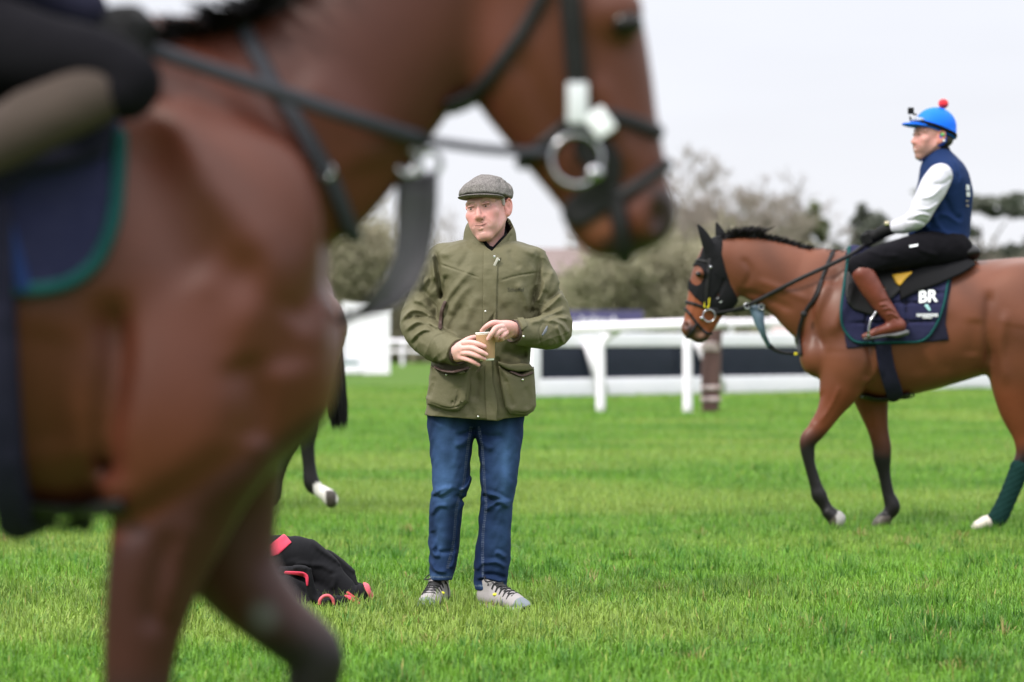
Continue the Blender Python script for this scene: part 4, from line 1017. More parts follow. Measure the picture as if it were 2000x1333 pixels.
# ======================= the nearest horse, large and out of focus
HF = HP(YF)
def near_horse():
    Y0 = YF; H = HF
    rows = [(660, 590, 660, .05), (655, 555, 705, .11), (638, 490, 755, .165), (600, 395, 835, .20), (560, 280, 900, .22), (460, 130, 955, .235), (330, 92, 985, .25), (180, 62, 1003, .265), (20, 60, 1000, .28), (-200, 78, 985, .29), (-450, 92, 935, .29),
            (-700, 75, 865, .28), (-900, 62, 800, .265), (-1050, 100, 740, .22), (-1140, 180, 640, .14), (-1180, 280, 520, .05)]
    X = []
    X.append((flatch(H, [(330, 330, 270), (430, 330, 255), (530, 280, 240), (640, 190, 212), (750, 55, 200), (850, -60, 190), (950, -130, 175)], 0, .48), .07))
    X.append((flatch(H, [(250, 215, 125), (350, 195, 125), (450, 158, 110), (560, 95, 100)], 0, .5), .06))
    X.append((flatch(H, [(1010, -160, 135), (1090, -30, 142), (1148, 105, 118), (1188, 240, 97), (1218, 330, 84), (1243, 395, 66)], 0, .68), .03))
    X.append((flatch(H, [(1010, 10, 118), (1035, 100, 142), (1090, 240, 103), (1145, 340, 82), (1180, 395, 72), (1196, 425, 66)], 0, .58), .03))
    X.append((El(H(1258, 425, 0), (.050, .060, .052)), .03))
    X.append((flatch(H, [(1140, 440, 30), (1175, 460, 38), (1215, 468, 30)], 0, 1.0), .03))
    near, far = -.15, .14
    X.append((flatch(H, [(430, 690, 190, near*.7), (400, 830, 150, near), (365, 930, 128, near), (335, 1020, 112, near), (305, 1110, 96, near), (285, 1200, 82, near), (272, 1290, 71, near), (268, 1370, 66, near), (266, 1425, 60, near), (264, 1500, 44, near), (262, 1650, 42, near), (264, 1750, 54, near), (285, 1830, 42, near), (300, 1880, 52, near), (318, 1925, 56, near)], near, .76), .07))
    X.append((flatch(H, [(430, 930, 120, far), (440, 1050, 98, far), (468, 1130, 82, far), (542, 1212, 64, far), (612, 1275, 57, far), (612, 1333, 53, far), (600, 1400, 44, far), (575, 1550, 40, far), (565, 1640, 50, far), (572, 1720, 42, far), (585, 1780, 50, far), (600, 1810, 48, far)], far, .76), .06))
    X.append((flatch(H, [(-880, 480, 300, near*.6), (-900, 740, 200, near), (-960, 930, 125, near), (-1040, 1130, 82, near), (-1075, 1230, 80, near), (-1060, 1330, 58, near), (-1020, 1500, 48, near), (-985, 1680, 56, near), (-950, 1780, 44, near), (-920, 1860, 55, near)], near, .74), .07))
    X.append((flatch(H, [(-860, 480, 300, far*.6), (-820, 740, 200, far), (-780, 930, 125, far), (-800, 1130, 82, far), (-820, 1230, 80, far), (-790, 1330, 58, far), (-740, 1500, 48, far), (-700, 1650, 56, far), (-660, 1740, 44, far), (-630, 1800, 55, far)], far, .74), .07))
    for sg in (-1, 1):
        X.append((El(H(430, 560, sg*.16), (.15, .08, .26), np.array(Matrix.Rotation(-.35, 3, 'Y'))), .06))
        X.append((El(H(330, 800, sg*.185), (.14, .08, .16)), .06))
        X.append((El(H(568, 712, sg*.085), (.08, .10, .13)), .05))
        X.append((El(H(-880, 380, sg*.16), (.27, .13, .27)), .07))
        X.append((El(H(1208, 22, sg*.066), (.042, .022, .038)), .03))
        X.append((Ch([H(985, -215, sg*.075, 46), H(1010, -270, sg*.08, 38), H(1035, -335, sg*.08, 4)], (0, 1, 0), .6), .03))
    S = horse_sdf(Y0, rows, 1, X)
    for sg in (-1, 1): S.s(El(H(1288, 425, sg*.052), (.016, .026, .026)), .015)
    for pts, w, a in (([(300, 130), (400, 330), (520, 520), (470, 700)], .035, .012), ([(250, 240), (330, 430), (420, 560)], .05, -.010), ([(215, 560), (235, 700), (215, 860), (222, 960)], .03, -.022), ([(470, 690), (500, 780), (480, 880)], .03, -.014),
                      ([(690, 450), (620, 560), (560, 640)], .03, -.012), ([(560, 130), (680, 240), (720, 330)], .04, .010), ([(505, 850), (440, 905), (330, 980), (215, 1062)], .026, -.010), ([(1000, 70), (1060, 180), (1120, 290)], .02, -.006),
                      ([(1170, 120), (1210, 230), (1240, 330)], .015, .007), ([(330, 1030), (310, 1130), (290, 1250)], .018, -.009), ([(390, 1000), (350, 1110), (320, 1230)], .016, .007), ([(450, 480), (540, 620), (560, 740)], .04, -.010), ([(100, 620), (80, 760), (100, 900)], .06, -.006)):
        S.m(*fold2(Y0-.2, pts, w, a*1.35))
    root = thing('horse', 'large bay horse facing right at the front, cut off by the photo edge', 'horse', (gx(0, Y0), Y0, 0))
    def col(V):
        u, v = uv(V); n = wob(V.astype(F32), 8, 1)*.5+.5; n2 = wob(V.astype(F32), 3.2, 2)*.5+.5
        c = np.tile(np.array((.102, .0275, .0145)), (len(V), 1)); c *= (0.76+.24*n+.28*n2)[:, None]
        leg = (np.clip((v-1050+.66*(u-215))/34, 0, 1)*(u > 100)*(v > 800))[:, None]; c = c*(1-leg*.85)+np.array((.030, .0075, .0065))*leg*.85  # redder, darker foreleg: part coat colour, part shade painted into it
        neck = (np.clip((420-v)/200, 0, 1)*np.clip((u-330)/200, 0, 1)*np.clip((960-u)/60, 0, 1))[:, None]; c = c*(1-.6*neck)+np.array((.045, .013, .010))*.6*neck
        blk = np.where(u < 480, np.clip((v-1300)/110, 0, 1), np.clip((v-1195)/80, 0, 1))*(v > 900); blk = blk[:, None]; c = c*(1-blk)+np.array((.010, .007, .008))*blk
        hd = (np.clip((u-960)/60, 0, 1)*(v < 520))[:, None]; c = c*(1-hd*.7)+np.array((.085, .024, .0115))*hd*.7
        mz = (np.clip((np.maximum(u-1262, (v-452)*1.2))/24, 0, 1)*(u > 1180)*(v > 370)*(v < 540))[:, None]*(.75+.25*n[:, None]); c = c*(1-mz)+np.array((.02, .013, .014))*mz
        lp = np.clip(1-np.hypot((u-1165)/50, (v-430)/45), 0, 1)[:, None]; c = c*(1-lp)+np.array((.26, .09, .04))*lp
        k = np.clip(1.3-np.hypot((u-515)/34, (v-1205)/34), 0, 1)[:, None]; c = c*(1-k)+np.array((.09, .085, .085))*k
        return c
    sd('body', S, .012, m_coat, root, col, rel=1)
    for sg in (-1, 1): MB().sphere(H(1225, 46, sg*.076), (.027, .016, .021)).build('eye', m_eye, root)
    Yn = Y0-.10; Yb = Y0-.22
    def strap(name, pts, w, t, m, parent, Yp, y0=Y0-.6, y1=Y0+.6, h=.007, k=.004): return sd(name, Patch(S, stroke2([P(u, v, Yp)[[0, 2]] for u, v in pts], w), t, y0, y1, k, .004), h, m, parent)
    bridle = strap('bridle', [(1105, -140), (1112, -20), (1122, 90), (1128, 170), (1132, 240)], .017, .014, m_leather, root, Yn)
    strap('throat_lash', [(1070, -30), (1020, 60), (960, 140), (915, 185), (880, 200)], .011, .012, m_leather, bridle, Yn)
    strap('noseband', [(1290, 250), (1230, 232), (1180, 222), (1130, 225), (1080, 265), (1020, 310)], .012, .012, m_leather, bridle, Yn)
    strap('drop_noseband', [(1310, 315), (1260, 350), (1205, 385), (1170, 400), (1120, 400)], .010, .012, m_leather, bridle, Yn)
    strap('chin_strap', [(1200, 370), (1212, 430), (1225, 500)], .014, .012, m_leather, bridle, Yn)
    strap('cheek_guard', [(1155, 285), (1180, 320), (1165, 380), (1130, 410)], [.028, .032, .03, .026], .012, m_leather, bridle, Yn)
    yb = (surf(S, *P(1125, 310, Yn)[[0, 2]], Y0-.4, Y0) or Yn)-.022
    MB().torus(P(1126, 312, yb), .042, .0048, (1, 0, 0), (0, 0, 1), 40, 10).build('bit_ring', m_steel, bridle)
    MB().sphere(P(1162, 338, yb-.004), (.016, .012, .014)).build('bit_joint', m_steel, bridle)
    yt = (surf(S, *P(1128, 202, Yn)[[0, 2]], Y0-.4, Y0) or Yn)-.020
    MB().box(P(1128, 202, yt), (.017, .004, .034), None, .003).build('white_tape', mat('tape_white', (.60, .62, .66), .6), bridle)
    MB().box(P(1172, 240, min(yb, yt)), (.018, .004, .022), np.array(Matrix.Rotation(.62, 3, 'Y')), .003).build('white_badge', m_wlabel, bridle)
    # reins through the bib rings
    for sg in (-1, 1):
        a = np.array(P(1080, 300, yb if sg < 0 else 2*Y0-yb)); b = np.array(P(830, 275, Y0+sg*.05)); c = np.array(P(560, 185, Y0+sg*.17)); d = np.array(P(300, 98, Y0+sg*.20)); e = np.array(P(262, 88, Y0+sg*.17))
        MB().tube([a, (a*.5+b*.5)+np.array((0, 0, -.004)), b], .008, 8, 5, flat=((0, 1, 0), .4)).tube([b, (b+c)/2+np.array((0, sg*.03, -.004)), c, (c+d)/2, d, e], .0135, 8, 5, flat=((0, 1, 0), .4)).build('rein', m_web if sg < 0 else m_leather, root)
    strap('neck_strap', [(455, 30), (490, 95), (530, 165), (575, 235), (635, 340), (668, 430), (684, 500), (672, 600)], .013, .013, m_web, root, Yb)
    y = surf(S, *P(636, 335, Yb)[[0, 2]], Y0-.5, Y0); MB().torus(P(636, 335, y-.012), .012, .005, (1, 0, 0), (0, 0, 1), 20, 6).build('strap_ring', m_steel, root)
    # hanging bib martingale: a curved sheet of leather with two rings
    rowsb = [((774, 336), (856, 336)), ((773, 400), (855, 400)), ((773, 450), (850, 456)), ((768, 500), (838, 512)), ((752, 540), (818, 560)), ((730, 568), (786, 594)), ((708, 594), (745, 613)), ((688, 612), (702, 623))]
    V = []; Fc = []
    for i, (a, b) in enumerate(rowsb):
        for j in range(5):
            f = j/4; V.append(P(a[0]+(b[0]-a[0])*f, a[1]+(b[1]-a[1])*f+(7*math.sin(f*PI) if i == 0 else 0), Y0+.015*math.sin(f*PI)+.01*math.sin(i)))
    n = len(rowsb)
    for i in range(n-1):
        for j in range(4): Fc.append((i*5+j, i*5+j+1, (i+1)*5+j+1, (i+1)*5+j))
    V2 = [p+np.array((0, .006, 0)) for p in V]; m0 = len(V); F2 = Fc+[tuple(q+m0 for q in f[::-1]) for f in Fc]
    ring_ = [i*5 for i in range(n)]+[(n-1)*5+j for j in range(1, 5)]+[i*5+4 for i in range(n-2, -1, -1)]+[j for j in (3, 2, 1)]
    F2 += [(ring_[i], ring_[(i+1) % len(ring_)], ring_[(i+1) % len(ring_)]+m0, ring_[i]+m0) for i in range(len(ring_))]
    bib = mk('bib_martingale', np.array(V+V2), F2, m_bib, root)
    MB().tube([P(700, 612, Y0), P(680, 622, Y0), P(664, 630, Y0)], .008, 8, 3).build('strap', m_leather, bib)
    for u, v, q in ((797, 318, -.03), (838, 318, .03)): MB().torus(P(u, v, Y0+q), .020, .0055, (1, 0, 0), (0, 0, 1), 24, 8).build('ring', m_steel, bib)
    # cloth, girth
    Yc = Y0-.27
    edge = [(228, 180), (227, 260), (226, 350), (222, 420), (208, 470), (185, 515), (145, 548), (100, 563), (40, 566), (-300, 570), (-520, 560), (-560, 500), (-580, 200)]
    cl = poly2([P(u, v, Yc)[[0, 2]] for u, v in edge]+[P(-560, 0, Yc)[[0, 2]], P(228, 0, Yc)[[0, 2]]])
    cloth = sd('saddle_cloth', Patch(S, cl, .018, Y0-.6, Y0+.6, .008, .004), .010, m_navyc, root)
    sd('binding', Patch(S, stroke2([P(u, v, Yc)[[0, 2]] for u, v in edge[1:-1]], .011), .023, Y0-.6, Y0-.02, .005, .003), .009, m_teal, cloth)
    strap('blue_edge', [(-10, 360), (12, 430), (32, 500), (50, 560)], .013, .024, mat('blue_binding', (.012, .030, .12), .8, spec=.2), cloth, Yc, y1=Y0-.02)
    FLp = poly2([P(u, v, Yc)[[0, 2]] for u, v in ((216, 60), (222, 250), (200, 305), (140, 330), (60, 345), (10, 400), (-200, 470), (-330, 400), (-420, 40))])
    saddle = sd('saddle', Patch(S, FLp, .035, Y0-.6, Y0+.6, .012, .004), .010, m_under, root)
    strap('girth', [(10, 420), (14, 700), (8, 1003), (4, 1040)], .026, .040, m_under, root, Yb, h=.010)
    strap('girth_strap', [(30, 1003), (120, 1010), (230, 990)], .012, .018, m_leather, root, Yb)
    MB().tube([P(60, 1012, Y0-.08), P(120, 1030, Y0-.06), P(160, 1022, Y0-.04), P(166, 1040, Y0-.04), P(175, 1020, Y0)], [.006, .009, .012, .006, .009], 6, 4).build('loose_strap', m_leather, root)
    R = np.random.RandomState(9)
    mane('mane', [(120, 90), (215, 86), (260, 84), (300, 84), (345, 76), (400, 68), (450, 56), (500, 36), (560, 0), (700, -115), (820, -228), (930, -308)], H, root, R, 3200, lambda t: .070+.04*t, lambda t, R: (-.15+R.normal(0, .35), R.normal(-.45, .5), .22+.32*R.rand()), w0=.09)
    tail_mesh('tail', [H(-1165, 250, 0, 40), H(-1240, 420, 0, 70), H(-1260, 900, 0, 100), H(-1230, 1300, 0, 60)], R, root, 300)
    return root, S
near_h, SF_ = near_horse()
# ---------------------------------------------------------------- people
m_skin = mat('skin', (0.60, 0.36, 0.29), 0.48, spec=0.4, attr=True, sss=0.12, noise=(60, 0.25, (0.92, 0.84, 0.83)), bump=(260, 0.12, 0.001))
m_sclera = mat('eye_white', (0.62, 0.58, 0.54), 0.15)
m_iris = mat('iris_dark', (0.03, 0.022, 0.016), 0.1)
def frame(face, tilt=0.0, roll=0.0):
    """rows ex (figure's left), ey (back), ez (up); face = direction looked at"""
    f = np.array(face, float); f /= np.linalg.norm(f); up = np.array((0, 0, 1.0))
    ex = np.cross(up, -f); ex /= np.linalg.norm(ex)
    ex = -ex if np.dot(np.cross(ex, -f), up) < 0 else ex
    R = np.array((ex, -f, up))
    M = np.array(Matrix.Rotation(tilt, 3, 'X')) @ np.array(Matrix.Rotation(roll, 3, 'Y'))
    return M @ R
def head_ops(S, c, R, s, smile=0.0, kb=0.012, ears=True):
    c = np.array(c, float)
    T = lambda x, y, z: c+s*(R.T @ np.array((x, y, z*1.115 if (z < 0 and y < -.045) else z), float))
    E = lambda p, r, k=0.012, mode='u', Rl=None: getattr(S, mode)(El(T(*p), np.array(r, float)*s, R if Rl is None else Rl @ R), k*s)
    C = lambda pts, k=0.01, mode='u', n=None, sq=1, sub=3: getattr(S, mode)(Ch([(*T(*p[:3]), p[3]*s) for p in pts], None if n is None else R.T @ np.array(n, float), sq, sub), k*s)
    rot = lambda a, ax: np.array(Matrix.Rotation(a, 3, ax))
    E((0, .022, .038), (.076, .097, .084))
    E((0, -.026, -.028), (.058, .064, .088), .03)
    for q in (-1, 1):
        C([(q*.058, .012, -.042, .016), (q*.046, -.03, -.080, .014), (q*.018, -.068, -.104, .013)], .03)
        E((q*.043, -.062, -.024), (.024, .022, .021), .025)
        E((q*.030, -.064, -.058), (.024, .024, .03), .025)
        C([(q*.050, -.062, .020, .011), (q*.032, -.078, .026, .011), (q*.013, -.083, .019, .010)], .014)
    E((0, -.060, -.098), (.026, .026, .019), .02)
    E((0, -.073, -.066), (.030, .020, .024), .02)
    C([(0, -.078, .018, .010), (0, -.089, -.004, .0085), (0, -.101, -.024, .0105), (0, -.1055, -.034, .0122)], .012)
    E((0, -.0795, -.054), (.024, .0135, .014), .014)
    E((0, -.084, -.046), (.011, .014, .010), .010)
    E((0, -.098, -.0395), (.012, .012, .009), .010)
    for q in (-1, 1):
        E((q*.0140, -.0925, -.040), (.0100, .013, .0090), .008)
        E((q*.031, -.096, -.001), (.020, .015, .0115), .012, 's')
        E((q*.031, -.0735, -.001), (.0165, .0155, .0145), .006)
        E((q*.031, -.0880, .0072), (.0165, .004, .0030), .008)
        E((q*.0080, -.099, -.0480), (.0036, .006, .0024), .003, 's')
        E((q*.031, -.0905, -.0015), (.0145, .0065, .0040), .002, 's')
        # cheek crease beside the mouth
        C([(q*.021, -.1000, -.043, .0010), (q*.030, -.0962, -.054, .0020), (q*.036, -.0900, -.064, .0010)], .010, 's')
    sm = .0055*smile
    C([(-.027, -.082, -.069+sm, .0026), (-.009, -.0915, -.0640, .0040), (0, -.0930, -.0650, .0038), (.009, -.0915, -.0640, .0040), (.027, -.082, -.069+sm, .0026)], .006)
    C([(-.021, -.083, -.0740+sm, .0035), (0, -.0905, -.0765, .0052), (.021, -.083, -.0740+sm, .0035)], .007)
    C([(-.029, -.085, -.0690+sm*1.2, .0012), (-.009, -.0955, -.0695, .0018), (.009, -.0955, -.0695, .0018), (.029, -.085, -.0690+sm*1.2, .0012)], .003, 's')
    C([(-.014, -.092, -.0875, .0012), (.014, -.092, -.0875, .0012)], .008, 's')
    if ears:
        for q in (-1, 1):
            Rl = rot(q*.35, 'Z') @ rot(.15, 'X')
            E((q*.081, .018, -.010), (.0085, .021, .034), .006, 'u', Rl)
            E((q*.088, .012, -.006), (.006, .011, .018), .004, 's', Rl)
            E((q*.077, .008, -.037), (.007, .010, .011), .008)
            C([(q*.084, .004, .012, .0035), (q*.088, .018, .023, .0042), (q*.091, .034, .012, .0042), (q*.090, .036, -.010, .0040), (q*.086, .026, -.030, .0036), (q*.081, .010, -.042, .0045)], .004)
    return T
def skin_col(T_, R, c, s, brow=(.16, .12, .10), flush=1.0):
    def f(V):
        L = ((V-np.array(c)) @ R.T)/s; x, y, z = np.abs(L[:, 0]), L[:, 1], L[:, 2]; z = np.where((z < 0) & (y < -.045), z/1.115, z)
        n = wob(V.astype(F32), 55, 3)*.5+.5; n2 = wob(V.astype(F32), 20, 4)*.5+.5
        C = np.tile(np.array((.66, .335, .305)), (len(V), 1)); C *= (.93+.1*n)[:, None]
        def mix(w, col):
            nonlocal C
            w = np.clip(w, 0, 1)[:, None]; C = C*(1-w)+np.array(col)*w
        front = y < -.02
        mix(.75*flush*np.exp(-(np.hypot(x-.040, (z+.038))/.026)**2)*front*(.6+.5*n2), (.60, .225, .205))
        mix(.7*flush*np.exp(-(np.hypot(x, (z+.037))/.019)**2)*front, (.56, .24, .205))
        mix(.8*np.clip((x-.074)/.008, 0, 1)*(y > -.03)*(np.abs(z+.01) < .05), (.60, .225, .19))
        mix(.30*np.clip((-.085-z)/.03, 0, 1)*front, (.55, .27, .23))
        mix(.9*np.exp(-(((z+.0705-.004*x/.02)/.0062)**2+(x/.023)**4))*(y < -.075), (.47, .17, .165))
        mix(.9*np.exp(-(((z+.0690-.0066*(x/.027)**2)/.0018)**2+(x/.028)**6))*(y < -.07), (.16, .06, .055))
        mix(.85*np.exp(-(((z-.0025+10*(x-.031)**2)/.0019)**2+((x-.031)/.0165)**6))*(y < -.06), (.09, .055, .045))
        mix(.85*np.exp(-(((z-.019-.05*np.clip(x-.03, -1, 0))/.0045)**2))*(x > .012)*(x < .048)*(y < -.055)*(.5+.5*n), brow)
        mix(.35*np.exp(-(np.hypot((x-.031)/.02, (z+.012)/.006))**2)*(y < -.06), (.42, .22, .20))
        mix(.22*np.clip((-.055-z)/.02, 0, 1)*(z > -.12)*(n > .35), (.40, .27, .23))
        return C
    return f
def eyes(T, s, R, parent, look=(0, 0)):
    for q in (-1, 1):
        w = MB().sphere(T(q*.031, -.0745, -.0015), .0126*s, 16, 12).build('eyeball', m_sclera, parent)
        d = R.T @ np.array((look[0], -1, look[1])); d /= np.linalg.norm(d)
        MB().sphere(np.array(T(q*.031, -.0745, -.0015))+d*.0076*s, .0070*s, 12, 10).build('iris', m_iris, w)
def finger(H, pts, sub=3): return Ch(pts, None, 1, sub)

# ======================= the man in the flat cap
m_jacket = mat('olive_jacket', (0.120, 0.110, 0.062), 0.66, spec=0.2, noise=(9, 0.5, (0.102, 0.094, 0.054)), bump=(28, 0.35, 0.010), weave=(900, 0.08))
m_brownb = mat('brown_trim', (0.055, 0.030, 0.024), 0.7, bump=(150, 0.3, 0.002))
m_lining = mat('brown_fleece', (0.030, 0.018, 0.018), 0.9, spec=0.15, bump=(160, 0.6, 0.004))
m_fleece = mat('black_fleece', (0.008, 0.008, 0.010), 0.9, spec=0.15, bump=(120, 0.4, 0.003))
m_denim = mat('denim', (0.03, 0.06, 0.17), 0.9, spec=0.12, attr=True, noise=(140, 0.35, (0.7, 0.74, 0.8)), bump=(45, 0.3, 0.006), weave=(1100, 0.12))
m_snap = mat('snap_steel', (0.7, 0.7, 0.68), 0.3, metal=1.0)
m_tweed = mat('grey_tweed', (0.27, 0.25, 0.24), 0.95, spec=0.1, noise=(260, 1.0, (0.070, 0.063, 0.062)), bump=(300, 0.9, 0.004))
m_ghair = mat('grey_hair', (0.55, 0.52, 0.53), 0.8, spec=.2, noise=(300, 1, (.34, .32, .33)), bump=(400, .8, .003))
m_band = mat('ring_gold', (0.75, 0.65, 0.45), 0.25, metal=1.0)
def man():
    Y0 = YM; H = HP(Y0)
    root = thing('person', 'man in a grey flat cap and olive jacket holding a paper cup', 'person', (gx(930, Y0), Y0, 0))
    Z1 = lambda x, y: (760+x/2.563, 320+y/2.563)
    # ---- jacket
    J = SDF(); L = []
    for v, a, b, dy, ry in ((466, 912, 1004, .03, .062), (474, 880, 1030, .025, .085), (484, 850, 1053, .02, .105), (500, 841, 1064, .01, .128), (535, 844, 1060, -.005, .145), (580, 848, 1054, -.012, .152), (640, 848, 1044, -.014, .155),
                            (700, 844, 1036, -.012, .155), (760, 836, 1036, -.01, .16), (800, 832, 1034, -.008, .165), (822, 830, 1030, -.006, .165)):
        p, q = P(a, v, Y0), P(b, v, Y0); L.append((p[2], (p[0]+q[0])/2, Y0+dy, (q[0]-p[0])/2, ry))
    TOR = Lo(2, L, 2.35, 5, .012); J.u(TOR)
    sl1 = Ch([H(866, 506, .02, 33), H(846, 545, .015, 36), H(828, 590, .005, 36.5), (*P(818, 634, Y0-.03), .080), (*P(838, 664, Y0-.10), .074), (*P(866, 678, Y0-.17), .066), (*P(893, 688, Y0-.235), .057)], None, 1, 5)
    sl2 = Ch([H(1040, 520, .02, 33), H(1058, 560, .015, 35), H(1074, 600, .0, 35.5), (*P(1082, 640, Y0-.03), .078), (*P(1064, 650, Y0-.12), .070), (*P(1034, 650, Y0-.19), .062), (*P(1006, 648, Y0-.245), .056)], None, 1, 5)
    J.u(sl1, .018); J.u(sl2, .018)
    xm = P(948, 0, Y0)[0]
    def jm(p, d):   # broad cloth undulation
        on = np.abs(d) < .03
        if on.any():
            q = p[on]; d = d.copy(); d[on] += .0036*wob(q*np.array((1, 1, .55), F32), 19, 5)+.0018*wob(q, 46, 6)
            sl = np.clip((np.abs(q[:, 0]-xm)-.15)/.06, .25, 1)
            d[on] -= sl*(.0036*(1-np.minimum(np.abs(wob(q*np.array((1, 1, 1.7), F32), 13, 2))*1.6, 1))**2.2+.0021*(1-np.minimum(np.abs(wob(q*np.array((1.2, 1, 1.5), F32), 24, 7))*1.6, 1))**2.2)-.004
        return d
    J.m(jm)
    Yf = Y0-.15
    def cr(pts, w, a, asym=0.0, y0=-1e9, y1=Y0+.05): J.m(*fold2(Yf, [Z1(*p) for p in pts], w*(1.2 if w > .005 else 1), a*(1.75 if w > .005 else 1), y0, y1, asym))
    # sleeve folds, his right arm
    for pts, w, a, s in (([(60, 800), (105, 745), (165, 745), (235, 790)], .010, .010, .6), ([(75, 850), (140, 800), (215, 812), (265, 835)], .010, .009, .6), ([(100, 905), (165, 842), (250, 835)], .009, .008, .6),
                         ([(110, 690), (160, 700), (225, 760)], .011, .008, .5), ([(140, 540), (165, 610), (205, 560)], .010, .008, .5), ([(230, 420), (238, 520), (250, 620), (262, 690)], .010, -.007, 0), ([(215, 430), (218, 520), (228, 600)], .008, .007, 0),
                         ([(150, 620), (190, 660), (215, 730)], .010, -.008, 0), ([(180, 480), (160, 560), (120, 640)], .012, .006, 0), ([(205, 540), (190, 610), (170, 665)], .003, -.002, 0), ([(200, 930), (230, 870), (300, 845)], .004, -.003, 0),
                         ([(240, 1000), (300, 960), (345, 895)], .009, .004, 0), ([(120, 760), (180, 790), (240, 850)], .008, -.006, 0), ([(85, 770), (130, 770), (190, 770)], .006, -.004, 0)):
        cr(pts, w, a, s)
    # his left arm
    for pts, w, a, s in (([(865, 640), (805, 700), (735, 760)], .010, .010, .6), ([(885, 715), (810, 745), (730, 775)], .010, .009, .6), ([(905, 770), (850, 765), (790, 780)], .009, .008, .5), ([(905, 850), (870, 800), (810, 775)], .009, .008, .6),
                         ([(880, 905), (860, 850), (840, 800)], .008, .006, .4), ([(752, 430), (748, 540), (728, 640), (712, 720), (712, 770)], .010, -.007, 0), ([(780, 560), (765, 640), (735, 700)], .009, .008, .4), ([(830, 520), (800, 590), (780, 650)], .012, .006, 0),
                         ([(870, 590), (840, 650), (780, 690)], .010, -.007, 0), ([(770, 790), (750, 840), (760, 915)], .004, -.003, 0), ([(700, 800), (760, 785), (830, 790)], .008, .004, 0), ([(775, 560), (790, 620), (770, 680)], .003, -.002, 0)):
        cr(pts, w, a, s)
    # body: yoke seams, pulls from shoulder to waist, dark folds at the armholes, waist pulls
    for pts, w, a, s in (([(240, 497), (350, 535), (470, 578)], .0035, -.0035, 0), ([(545, 590), (640, 560), (775, 538)], .0035, -.0035, 0), ([(430, 500), (340, 595), (270, 690), (245, 770)], .013, .008, .5), ([(415, 590), (330, 680), (290, 760)], .014, .006, .5),
                         ([(290, 550), (275, 620), (262, 700)], .012, -.007, 0), ([(460, 640), (400, 740), (370, 840)], .016, .005, 0), ([(640, 590), (680, 660), (700, 740)], .014, .005, 0), ([(560, 700), (600, 780), (620, 830)], .016, -.004, 0),
                         ([(380, 690), (320, 790), (300, 850)], .012, -.005, 0), ([(560, 930), (640, 960), (700, 950)], .014, -.006, 0), ([(540, 960), (560, 1050), (590, 1110)], .010, -.006, 0), ([(430, 1000), (440, 1100), (430, 1200)], .014, -.007, 0),
                         ([(370, 400), (300, 440), (250, 460)], .012, .004, 0), ([(620, 400), (690, 430), (740, 450)], .012, .004, 0), ([(400, 420), (380, 480), (340, 530)], .012, -.004, 0), ([(600, 420), (620, 480), (660, 530)], .012, -.004, 0)):
        cr(pts, w, a, s)
    hem = poly2([P(u, v, Yf)[[0, 2]] for u, v in ((815, 812), (900, 817), (955, 822), (970, 824), (985, 818), (1045, 813), (1045, 400), (815, 400))])
    low = P(0, 780, Y0)[2]
    J.m(lambda p, d: np.where(p[:, 2] < low, np.maximum(d, hem(p[:, 0], p[:, 2])), d), np.array((-9, -9, 0)), np.array((9, 99, low)))
    # cut the sleeve ends square
    def cutter(a, b, cut):
        a, b = np.array(a, F32), np.array(b, F32); n = (b-a)/np.linalg.norm(b-a); e = a+n*cut
        def f(p, d):
            on = ((p-b)**2).sum(1) < .14**2
            q = (p-e) @ n
            return np.where(on, np.maximum(d, np.where(((p-a)**2).sum(1) < .30**2, q, -9)), d).astype(F32)
        return f, b-.14, b+.14
    w1a, w1b = P(866, 678, Y0-.17), P(893, 688, Y0-.235); w2a, w2b = P(1034, 650, Y0-.19), P(1006, 648, Y0-.245)
    J.m(*cutter(w1a, w1b, np.linalg.norm(w1b-w1a)+.006)); J.m(*cutter(w2a, w2b, np.linalg.norm(w2b-w2a)+.004))
    vcut = poly2([P(u, v, Y0-.08)[[0, 2]] for u, v in ((926, 446), (937, 466), (951, 484), (961, 491), (972, 478), (987, 462), (1003, 440), (1003, 380), (926, 380))])
    J.m(lambda p, d: np.where(p[:, 1] < Y0-.0, smax(d, -vcut(p[:, 0], p[:, 2]), .006), d))
    jacket = sd('jacket', J, .0042, m_jacket, root, rel=0)
    # layers on the jacket
    q2 = lambda pts: poly2([P(*Z1(*p), Yf)[[0, 2]] for p in pts])
    s2 = lambda pts, w: stroke2([P(*Z1(*p), Yf)[[0, 2]] for p in pts], w)
    near = (Y0-.5, Y0-.02)
    lay = lambda name, q, t, m, k=.004, h=.0035, par=jacket, F=J, inner=.005: sd(name, Patch(F, q, t, *near, k, inner), h, m, par)
    lay('placket', q2([(472, 430), (470, 600), (470, 800), (480, 960), (478, 1080), (482, 1200), (490, 1284), (540, 1288), (545, 1200), (520, 1090), (515, 960), (536, 800), (540, 600), (545, 500), (560, 470), (520, 440)]), .0065, m_jacket)
    class PK(SDF): pass
    def pocket(poly, t, folds):
        q = q2(poly); S_ = SDF(); pt = Patch(J, q, t, *near, .030, .006)
        S_.u(type('W', (), dict(lo=pt.lo, hi=pt.hi, __call__=lambda s, p, a, b: pt(p, a, b)))())
        for f in folds: S_.m(*fold2(Yf, [Z1(*p) for p in f[0]], f[1], f[2]))
        return sd('pocket', S_, .0038, m_jacket, jacket), S_
    pk1, SP1 = pocket([(205, 1010), (262, 1034), (320, 1042), (412, 1020), (408, 1130), (398, 1190), (345, 1238), (300, 1238), (190, 1208), (180, 1178), (195, 1110)], .036, [([(225, 1060), (215, 1130), (195, 1180)], .012, -.006), ([(330, 1100), (345, 1170), (300, 1215)], .016, -.005), ([(200, 1195), (300, 1222), (390, 1200)], .003, -.002)])
